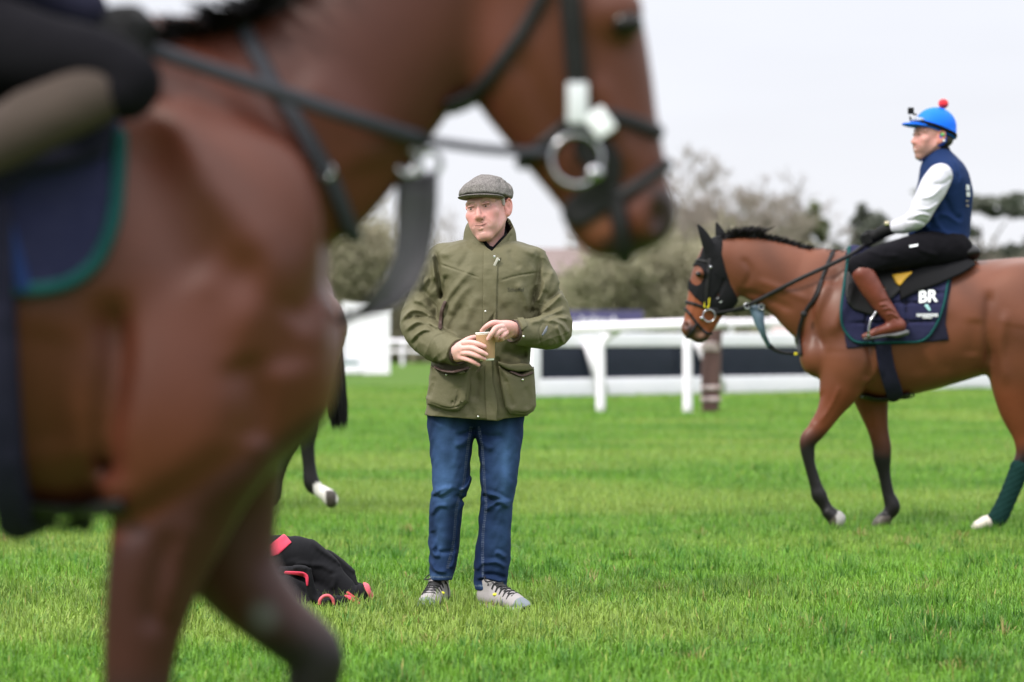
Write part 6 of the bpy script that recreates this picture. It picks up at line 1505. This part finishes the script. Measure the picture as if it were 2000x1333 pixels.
def blue_rider():
    Y0 = YR; H = HP(Y0)
    root = thing('person', 'rider in a blue helmet with a red pompom and white sleeves', 'person', (gx(1830, Y0), Y0, 1.2))
    R = frame((-1, -.30, .02), 0.02, 0.0); hs = 1.10; hc = P(1819, 266, Y0)
    S = SDF(); T = head_ops(S, hc, R, hs, smile=2.0)
    S.u(Ch([(*T(0, .02, -.065), .056*hs), H(1838, 305, 0, 20), H(1846, 340, 0, 30)], None, 1, 3), .02)
    S.u(Ch([H(1848, 350, 0, 40), H(1848, 410, 0, 38), H(1850, 470, 0, 40)], (0, 1, 0), 1.2, 3), .05)
    for sg in (-1, 1):
        S.u(Ch([H(1838, 348, sg*.17, 18), H(1812, 390, sg*.21, 16), H(1792, 430, sg*.20, 13), H(1745, 444, sg*.12, 9), H(1715, 455, sg*.05, 9)], None, 1, 3), .03)
        S.u(Ch([H(1852, 478, sg*.11, 30), H(1780, 496, sg*.22, 26), H(1690, 516, sg*.30, 17), H(1712, 570, sg*.33, 13), H(1745, 625, sg*.34, 6), H(1738, 640, sg*.34, 5), H(1712, 650, sg*.34, 3)], None, 1, 3), .03)
    sc0 = skin_col(T, R, hc, hs, brow=(.12, .07, .05), flush=.8)
    def sc(V):
        L = ((V-np.array(hc)) @ R.T)/hs; st = np.clip((-.045-L[:, 2])/.02, 0, 1)*(L[:, 1] < .02)*(np.hypot(L[:, 0]/.026, (L[:, 2]+.075)/.012) > 1); C = sc0(V)*np.array((.90, .86, .82)); st = .55*st[:, None]; return C*(1-st)+np.array((.20, .12, .095))*st
    Vh, Qh = mesh_sdf(S, .0034, T(0, 0, -.01)-.17, T(0, 0, -.01)+.17)
    lo, hi = S.bounds(); hi = hi.copy(); hi[2] = T(0, 0, -.01)[2]-.14; Vb, Qb = mesh_sdf(S, .016, lo, hi)
    V = np.concatenate([Vh, Vb]); body = mk('body', V, np.concatenate([Qh, Qb+len(Vh)]), m_skin, root, True, sc(V))
    eyes(T, hs, R, body, (0, 0))
    HS = SDF(); HS.u(El(T(0, .06, -.015), np.array((.074, .062, .05))*hs, R)); sd('hair', HS, .006, mat('hair_dark', (.03, .02, .016), .6), body)
    MB().add(*tube([T(q, -.099+.03*abs(q)/.02*.3, -.0695) for q in (-.016, -.008, 0, .008, .016)], .0028, 8)).build('teeth', mat('teeth', (.75, .7, .64), .3), body)
    # vest
    Vs = SDF(); L = []
    for v, a, b, ry in ((291, 1818, 1853, .065), (305, 1806, 1866, .10), (322, 1800, 1880, .175), (345, 1796, 1890, .215), (378, 1791, 1899, .20), (420, 1787, 1896, .18), (460, 1786, 1893, .175), (486, 1800, 1888, .18), (500, 1826, 1882, .17)):
        p, q = P(a, v, Y0), P(b, v, Y0); L.append((p[2], (p[0]+q[0])/2, Y0, (q[0]-p[0])/2, ry))
    Vs.u(Lo(2, L, 2.2, 5, .01))
    Vs.u(Ch([H(1800, 445, 0, 14), H(1783, 455, 0, 8)], (0, 1, 0), 4, 2), .02)
    arms = []
    for sg in (-1, 1):
        Vs.s(El(H(1834, 352, sg*.27), (.085, .09, .115)), .012)
        arms.append(Ch([H(1836, 345, sg*.175, 25.5), H(1824, 365, sg*.20, 27), H(1806, 400, sg*.225, 24), H(1791, 428, sg*.22, 20), H(1767, 440, sg*.17, 16.5), H(1742, 445, sg*.12, 12.5)], None, 1, 5))
    Vs.m(lambda p, d: d+.003*wob(p, 16, 2)+.0015*wob(p, 40, 3))
    for pts, w, a in (([(1800, 440), (1840, 420), (1880, 440)], .015, .006), ([(1790, 470), (1840, 455), (1885, 470)], .015, .006), ([(1840, 380), (1860, 420), (1880, 430)], .018, -.006), ([(1815, 400), (1830, 440), (1860, 470)], .016, .006), ([(1820, 480), (1850, 470), (1885, 485)], .012, -.006), ([(1855, 300), (1866, 330), (1870, 360)], .006, -.004)):
        Vs.m(*fold2(Y0-.15, pts, w, a*1.6))
    vest = sd('vest', Vs, .0065, m_vest, root)
    K = SDF(); K.u(Ch([H(1836, 300, 0, 21), H(1828, 288, 0, 19.5)], None, 1, 1)); K.s(Ch([H(1836, 302, 0, 17), H(1824, 270, 0, 17)], None, 1, 1), .004); sd('collar', K, .0055, m_breech, vest)
    SH = SDF()
    for a in arms: SH.u(a, 0)
    SH.m(lambda p, d: d+.002*wob(p, 18, 4)+.001*wob(p, 45, 5))
    for pts, w, a in (([(1838, 365), (1815, 385), (1790, 390)], .012, .005), ([(1832, 395), (1810, 410), (1785, 410)], .010, .005), ([(1815, 425), (1795, 420), (1778, 425)], .010, .006), ([(1810, 438), (1790, 432), (1765, 432)], .010, -.005), ([(1860, 345), (1840, 360), (1815, 362)], .012, -.004)):
        SH.m(*fold2(Y0-.2, pts, w*.85, a*1.9))
    V, Q = mesh_sdf(SH, .006); near_ = V[:, 1] < Y0; qn = near_[Q].all(1)
    for k in (qn, ~qn): mk('shirt_sleeve', *(lambda us: (V[us], np.searchsorted(us, Q[k])))(np.unique(Q[k])), m_shirt, root)
    # white print on the back of the vest: unreadable small lines
    for (u, v0, v1, w) in ((1884, 362, 373, 9), (1885, 376, 385, 9), (1885, 392, 395, 8), (1886, 401, 404, 7)):
        flat_decal(Vs, 'back_print', [[(u+i*3.1, v1), (u+i*3.1+2.2, v1), (u+i*3.1+2.2, v0), (u+i*3.1, v0)] for i in range(int(w/3))], Y0, Y0-.12, m_wlabel if v0 < 390 else mat('print_tan', (.45, .38, .32), .7), vest)
    flat_decal(Vs, 'hem_label', [[(1872, 484), (1889, 481), (1889, 477), (1872, 480)]], Y0, Y0-.12, m_wlabel, vest)
    # breeches and boots
    BR = SDF()
    BR.u(El(H(1858, 492, 0), (.13, .19, .10)))
    for sg in (-1, 1): BR.u(Ch([H(1856, 486, sg*.10, 38), H(1800, 490, sg*.19, 35), H(1735, 502, sg*.27, 28), H(1690, 514, sg*.31, 23.5), H(1676, 522, sg*.315, 20), H(1690, 540, sg*.325, 17)], None, 1, 5), .03)
    BR.m(lambda p, d: d+.0025*wob(p, 18, 1)+.0012*wob(p, 50, 2))
    for pts, w, a in (([(1690, 490), (1720, 500), (1760, 500)], .012, .005), ([(1700, 530), (1740, 520), (1780, 510)], .010, -.005), ([(1780, 470), (1800, 490), (1840, 500)], .012, .006), ([(1670, 510), (1690, 525), (1720, 525)], .010, .005)): BR.m(*fold2(Y0-.3, pts, w, a))
    brc = sd('breeches', BR, .0075, m_breech, root)
    flat_decal(BR, 'pocket_label', [[(1775, 484), (1792, 481), (1792, 477), (1775, 480)]], Y0, Y0-.3, m_wlabel, brc)
    for sg in (-1, 1):
        w = sg*.335; B = SDF()
        B.u(flatch(H, [(1686, 536, 22), (1700, 560, 22), (1718, 588, 19), (1736, 612, 16), (1750, 632, 14)], w, .85))
        B.u(flatch(H, [(1757, 637, 13), (1738, 641, 11.5), (1714, 648, 9), (1696, 655, 6.5), (1688, 657, 5)], w, 1.0), .02)
        B.m(lambda p, d: d+.0012*wob(p, 30, 2))
        for pts, wd, a in (([(1715, 598), (1728, 596), (1744, 606)], .006, .006), ([(1719, 606), (1735, 603), (1750, 612)], .006, .006), ([(1727, 617), (1740, 613), (1755, 622)], .006, .005), ([(1712, 592), (1730, 588), (1742, 592)], .006, -.004), ([(1735, 630), (1745, 622), (1758, 630)], .006, -.004)): B.m(*fold2(Y0-.35, pts, wd, a))
        bo = sd('boot', B, .0055, m_boot, root)
        SO = SDF(); SO.u(Ch([H(1768, 650, w, 4), H(1750, 655, w, 4.5), H(1735, 655, w, 3), H(1705, 660, w, 3), H(1688, 662, w, 2.5)], (0, 1, 0), 3.2, 2)); SO.u(Ch([H(1770, 650, w, 6), H(1752, 654, w, 6)], (0, 1, 0), 2, 1), .01)
        sd('sole', SO, .006, mat('boot_sole', (.09, .09, .095), .6), bo)
        MB().tube([H(1666, 536, w), H(1672, 545, w)], .001, 3)
        st = MB().tube([H(1728, 560, sg*.30), H(1716, 600, sg*.33), H(1706, 618, w)], .008, 6, 4, flat=((0, 1, 0), .5))
        st.tube([H(1706, 617, w-.05), H(1699, 630, w-.055), H(1696, 654, w-.055)], .007, 8, 4).tube([H(1706, 617, w-.05), H(1708, 615, w), H(1706, 617, w+.05)], .007, 8, 4).tube([H(1706, 617, w+.05), H(1699, 630, w+.055), H(1696, 654, w+.055)], .007, 8, 4).tube([H(1696, 655, w-.055), H(1696, 660, w), H(1696, 655, w+.055)], .010, 8, 4)
        st.build('stirrup', m_steel, bpy.data.objects['saddle'])
    # gloves
    G = SDF(); fist(G, H(1706, 462, -.07), (-.85, .45, -.35), 1.05); G.u(Ch([H(1742, 446, -.118, 13), H(1722, 453, -.09, 11.5)], None, 1, 1), .015)
    fist(G, H(1704, 466, .06), (-.85, -.25, -.35), 1.05); G.u(Ch([H(1742, 446, .118, 13), H(1722, 455, .09, 11.5)], None, 1, 1), .015)
    V, Q = mesh_sdf(G, .0055); near_ = V[:, 1] < Y0-.003
    qn = near_[Q].all(1)
    for k in (qn, ~qn): mk('glove', *(lambda us: (V[us], np.searchsorted(us, Q[k])))(np.unique(Q[k])), m_glove, root)
    MB().box(H(1732, 437, -.14), (.013, .008, .013), None, .003).build('watch', m_band, root)
    # helmet
    c = T(0, .012, .045)
    HE = SDF(); HE.u(El(T(0, .022, .050), np.array((.092, .118, .106))*hs, R)); HE.u(El(T(0, .07, .0), np.array((.082, .06, .06))*hs, R), .03)
    HE.s(El(T(0, .0, -.02), np.array((.079, .103, .095))*hs, R), .004)
    ez, ey = R[2].astype(F32), R[1].astype(F32); c0 = T(0, -.06, .043).astype(F32)
    HE.m(lambda p, d: smax(d, (-((p-c0) @ ez)-.33*((p-c0) @ ey)).astype(F32), .006))
    hel = sd('helmet', HE, .0048, m_helm, root)
    PK = SDF(); PK.u(El(T(0, -.088, .050), np.array((.078, .080, .012))*hs, np.array(Matrix.Rotation(.10, 3, 'X')) @ R)); PK.s(El(T(0, -.09, .030), np.array((.09, .1, .018))*hs, np.array(Matrix.Rotation(.10, 3, 'X')) @ R), .003)
    sd('peak', PK, .0042, m_helm, hel)
    BD = SDF()
    class Band:
        lo, hi = HE.bounds()
        def __call__(s, p, a, b):
            d = HE(p, a, b); q = (p-c0) @ ez+.33*((p-c0) @ ey); return smax(smax(np.abs(q-.018)-.012, d-.006, .002), -(d+.004), .002).astype(F32)
    BD.u(Band()); sd('goggle_strap', BD, .0045, m_breech, hel)
    G2 = SDF(); G2.u(El(T(0, -.085, .078), np.array((.062, .035, .017))*hs, R)); sd('goggles', G2, .0045, mat('goggle_clear', (.25, .27, .30), .12, spec=.8), hel)
    MB().sphere(H(1842.5, 203, 0), (.031, .031, .029), 16, 12).build('pompom', m_pom, hel)
    cm = MB().box(P(1779, 217, Y0-.03), (.017, .014, .019), None, .004); cm.tube([P(1777, 228, Y0-.03), P(1779, 235, Y0-.03)], .006, 8).box(P(1787, 224, Y0-.03), (.010, .008, .005), None, .002)
    cm.build('head_camera', m_glove, hel)
    ST = SDF(); ST.u(Ch([(*T(.076, .028, .008), .020*hs), (*T(.078, .030, -.026), .022*hs), (*T(.066, .012, -.052), .012*hs)], R.T @ np.array((1., 0, 0)), .5, 3)); ST.u(Ch([(*T(-.076, .028, .008), .020*hs), (*T(-.078, .030, -.026), .022*hs), (*T(-.066, .012, -.052), .012*hs)], R.T @ np.array((1., 0, 0)), .5, 3))
    ST.u(Ch([(*T(.062, .008, -.056), .007), (*T(.035, -.045, -.108), .007), (*T(0, -.062, -.122), .007), (*T(-.035, -.045, -.108), .007), (*T(-.062, .008, -.056), .007)], None, 1, 4), .004)
    sd('chin_harness', ST, .0045, m_helmd, hel)
    MB().sphere(T(.094, .020, .002), (.012, .006, .010)).build('green_badge', mat('badge_green', (.12, .42, .12), .5), hel)
    MB().sphere(T(.092, .030, -.030), (.007, .005, .007)).build('white_badge', m_wlabel, hel)
blue_rider()

def near_rider():
    Y0 = YF; H = HP(Y0)
    root = thing('person', 'rider in dark clothes on the nearest horse, only knee and boot in the photo', 'person', (gx(-250, Y0), Y0, 1.2))
    # leaning back out of the frame; the knee and the boot are what shows
    R = frame((1, .05, 0)); hc = P(-60, -900, Y0); S = SDF(); T = head_ops(S, hc, R, 1.05)
    S.u(Ch([(*T(0, .02, -.065), .058), H(-130, -720, 0, 70), H(-170, -600, 0, 90)], None, 1, 3), .02)
    S.u(Ch([H(-180, -560, 0, 130), H(-260, -300, 0, 105), H(-310, -30, 0, 100)], (0, 1, 0), 1.2, 3), .05)
    S.u(Ch([H(-300, 10, -.1, 80), H(-60, 85, -.23, 70), H(180, 140, -.33, 40), H(60, 240, -.36, 30), H(-120, 335, -.36, 28), H(-160, 375, -.36, 20)], None, 1, 3), .01)
    S.u(Ch([H(-300, 10, .1, 80), H(-60, 85, .23, 70), H(180, 140, .33, 40), H(60, 240, .36, 30), H(-120, 335, .36, 28), H(-160, 375, .36, 20)], None, 1, 3), .01)
    body = sd('body', S, .016, m_skin, root, skin_col(T, R, hc, 1.05))
    J = SDF(); J.u(Ch([H(-150, -640, 0, 100), H(-180, -540, 0, 165), H(-250, -300, 0, 155), H(-310, -60, 0, 160)], (0, 1, 0), 1.25, 4))
    for sg in (-1, 1): J.u(Ch([H(-165, -560, sg*.18, 85), H(-190, -330, sg*.26, 75), H(-130, -120, sg*.26, 66), H(40, -40, sg*.22, 60), H(165, 20, sg*.19, 46)], None, 1, 4), .03)
    J.m(lambda p, d: d+.003*wob(p, 14, 2)); sd('jacket', J, .013, m_under, root)
    B = SDF(); B.u(El(H(-310, 30, 0), (.16, .20, .12)))
    for sg in (-1, 1): B.u(Ch([H(-300, 20, sg*.11, 140), H(-120, 70, sg*.21, 125), H(60, 108, sg*.29, 92), H(190, 130, sg*.33, 70), H(250, 156, sg*.345, 60), H(244, 178, sg*.35, 58)], None, 1, 5), .03)
    B.m(lambda p, d: d+.003*wob(p, 15, 4)); sd('breeches', B, .011, m_breech, root)
    for sg in (-1, 1):
        w = sg*.36; K = SDF(); K.u(flatch(H, [(196, 186, 56), (120, 218, 60), (0, 272, 64), (-120, 335, 50), (-170, 368, 44)], w, .8)); K.u(flatch(H, [(-185, 385, 42), (-150, 425, 36), (-90, 460, 26), (-50, 480, 18)], w, .9), .04)
        K.m(*fold2(Y0-.35, [(222, 112), (120, 155), (0, 205)], .012, .006)); sd('boot', K, .010, m_boot2, root)
        MB().tube([H(-60, 250, w), H(-70, 380, w-.06*sg), H(-70, 445, w-.06*sg), H(-70, 450, w+.06*sg), H(-70, 380, w+.06*sg), H(-60, 250, w)], .009, 8, 4).build('stirrup', m_steel, bpy.data.objects['saddle.001'])
    G = SDF()
    for sg in (-1, 1): fist(G, H(212, 62, sg*.18), (1, 0, -.35), 1.1)
    V, Q = mesh_sdf(G, .007); qn = (V[:, 1] < Y0)[Q].all(1)
    for k in (qn, ~qn): mk('glove', *(lambda us: (V[us], np.searchsorted(us, Q[k])))(np.unique(Q[k])), m_glove, root)
    HE = SDF(); HE.u(El(T(0, .022, .05), np.array((.097, .125, .10)), R)); HE.s(El(T(0, 0, -.02), (.083, .108, .1), R), .004); hel = sd('helmet', HE, .012, m_vest, root)
near_rider()

# ======================= the black rug on the grass
m_rug = mat('rug_black', (.0065, .0065, .0085), .85, spec=.18, bump=(90, .3, .003), noise=(20, .4, (.009, .009, .0115)))
m_redt = mat('rug_red_trim', (.55, .025, .07), .6, bump=(150, .4, .002)); m_pinkt = mat('rug_pink_trim', (.62, .10, .13), .6, bump=(150, .4, .002))
def rug():
    Y0 = 10.72; H = HP(Y0); Z5 = lambda x, y: (380+x/5.263, 1020+y/5.263)
    def h5(x, y, w, r): u, v = Z5(x, y); return H(u, v, w, r/5.263)
    root = thing('horse_rug', 'crumpled black horse rug with red trim lying on the grass behind the near legs', 'rug', (gx(560, Y0), Y0, 0))
    S = SDF()
    S.u(Ch([h5(400, 420, .08, 210), h5(700, 380, .05, 225), h5(960, 350, .05, 220), h5(1110, 360, .05, 195), h5(1280, 470, .05, 165), h5(1450, 610, .03, 130), h5(1600, 730, .02, 120), h5(1720, 740, .0, 110)], (0, 1, 0), .95, 4))
    S.u(Ch([h5(1330, 440, .16, 130), h5(1500, 560, .16, 120), h5(1680, 740, .12, 100)], None, 1, 3), .02)
    S.u(Ch([h5(100, 860, .0, 40), h5(400, 700, -.02, 150), h5(800, 680, -.05, 170), h5(1150, 760, -.08, 110), h5(1300, 820, -.10, 75)], None, 1, 3), .04)
    S.u(Ch([h5(500, 760, .08, 170), h5(1000, 740, .06, 170), h5(1330, 780, .03, 130), h5(1550, 820, .02, 110)], None, 1, 2), .03)
    S.u(Ch([h5(1330, 830, -.17, 72), h5(1450, 830, -.15, 80), h5(1640, 840, -.10, 70)], None, 1, 3), .012)
    S.s(Ch([h5(1310, 840, -.21, 44), h5(1420, 845, -.18, 30)], None, 1, 2), .01)
    S.u(Ch([h5(900, 500, -.13, 45), h5(1040, 500, -.15, 48), h5(1150, 520, -.16, 46), h5(1190, 640, -.16, 50), h5(1230, 760, -.15, 60)], None, 1, 4), .03)
    S.s(El(h5(1335, 640, -.20, 1)[:3], (.032, .10, .06)), .03)
    S.s(El(h5(1080, 590, -.23, 1)[:3], (.030, .08, .024), np.array(Matrix.Rotation(.45, 3, 'Y'))), .012)
    for pts, w, a in (([(1110, 150), (1250, 300), (1420, 420), (1560, 540), (1690, 610)], .012, .012), ([(880, 160), (960, 300), (1000, 440)], .03, -.008), ([(1150, 470), (1300, 480), (1420, 560)], .012, .010), ([(1400, 560), (1420, 640), (1380, 740)], .012, .008), ([(1640, 620), (1640, 720), (1690, 830)], .010, -.010), ([(1000, 470), (1090, 455), (1180, 480)], .010, .010)):
        S.m(*fold2(Y0-.15, [Z5(*p) for p in pts], w, a))
    S.m(lambda p, d: np.maximum(d+.0018*wob(p, 11, 3)+.0006*wob(p, 34, 4), (-.01-p[:, 2])).astype(F32))
    body = sd('cloth', S, .0055, m_rug, root)
    Yp = Y0-.14; xz = lambda x, y: P(*Z5(x, y), Yp)[[0, 2]]
    def pt(name, q, t, m, k=.003, h=.004): return sd(name, Patch(S, q, t, Y0-.6, Y0+.04, k, .004), h, m, root)
    pt('red_patch', poly2([xz(*p) for p in ((880, 152), (970, 235), (840, 356), (690, 400), (700, 290))]), .005, m_redt)
    pt('red_edge', stroke2([xz(*p) for p in ((940, 518), (1050, 520), (1120, 535), (1160, 560), (1165, 640))], [.007, .008, .012, .008, .004]), .006, m_redt)
    pt('end_binding', stroke2([xz(*p) for p in ((1700, 598), (1735, 650), (1775, 740), (1830, 860))], [.008, .010, .009, .007]), .006, m_pinkt)
    pt('seam', stroke2([xz(*p) for p in ((1556, 755), (1620, 800), (1700, 850))], .006), .006, m_redt)
    V = []
    MB().tube([h5(1284, 850, -.245, 1)[:3], h5(1290, 800, -.25, 1)[:3], h5(1330, 762, -.245, 1)[:3], h5(1380, 758, -.24, 1)[:3], h5(1420, 795, -.235, 1)[:3], h5(1430, 850, -.23, 1)[:3]], .0065, 8, 4).build('roll_binding', m_pinkt, root)
    MB().tube([h5(60, 812, -.02, 1)[:3], h5(40, 840, -.03, 1)[:3], h5(25, 880, -.03, 1)[:3]], .006, 6, 3).build('edge_binding', m_pinkt, root)
rug()
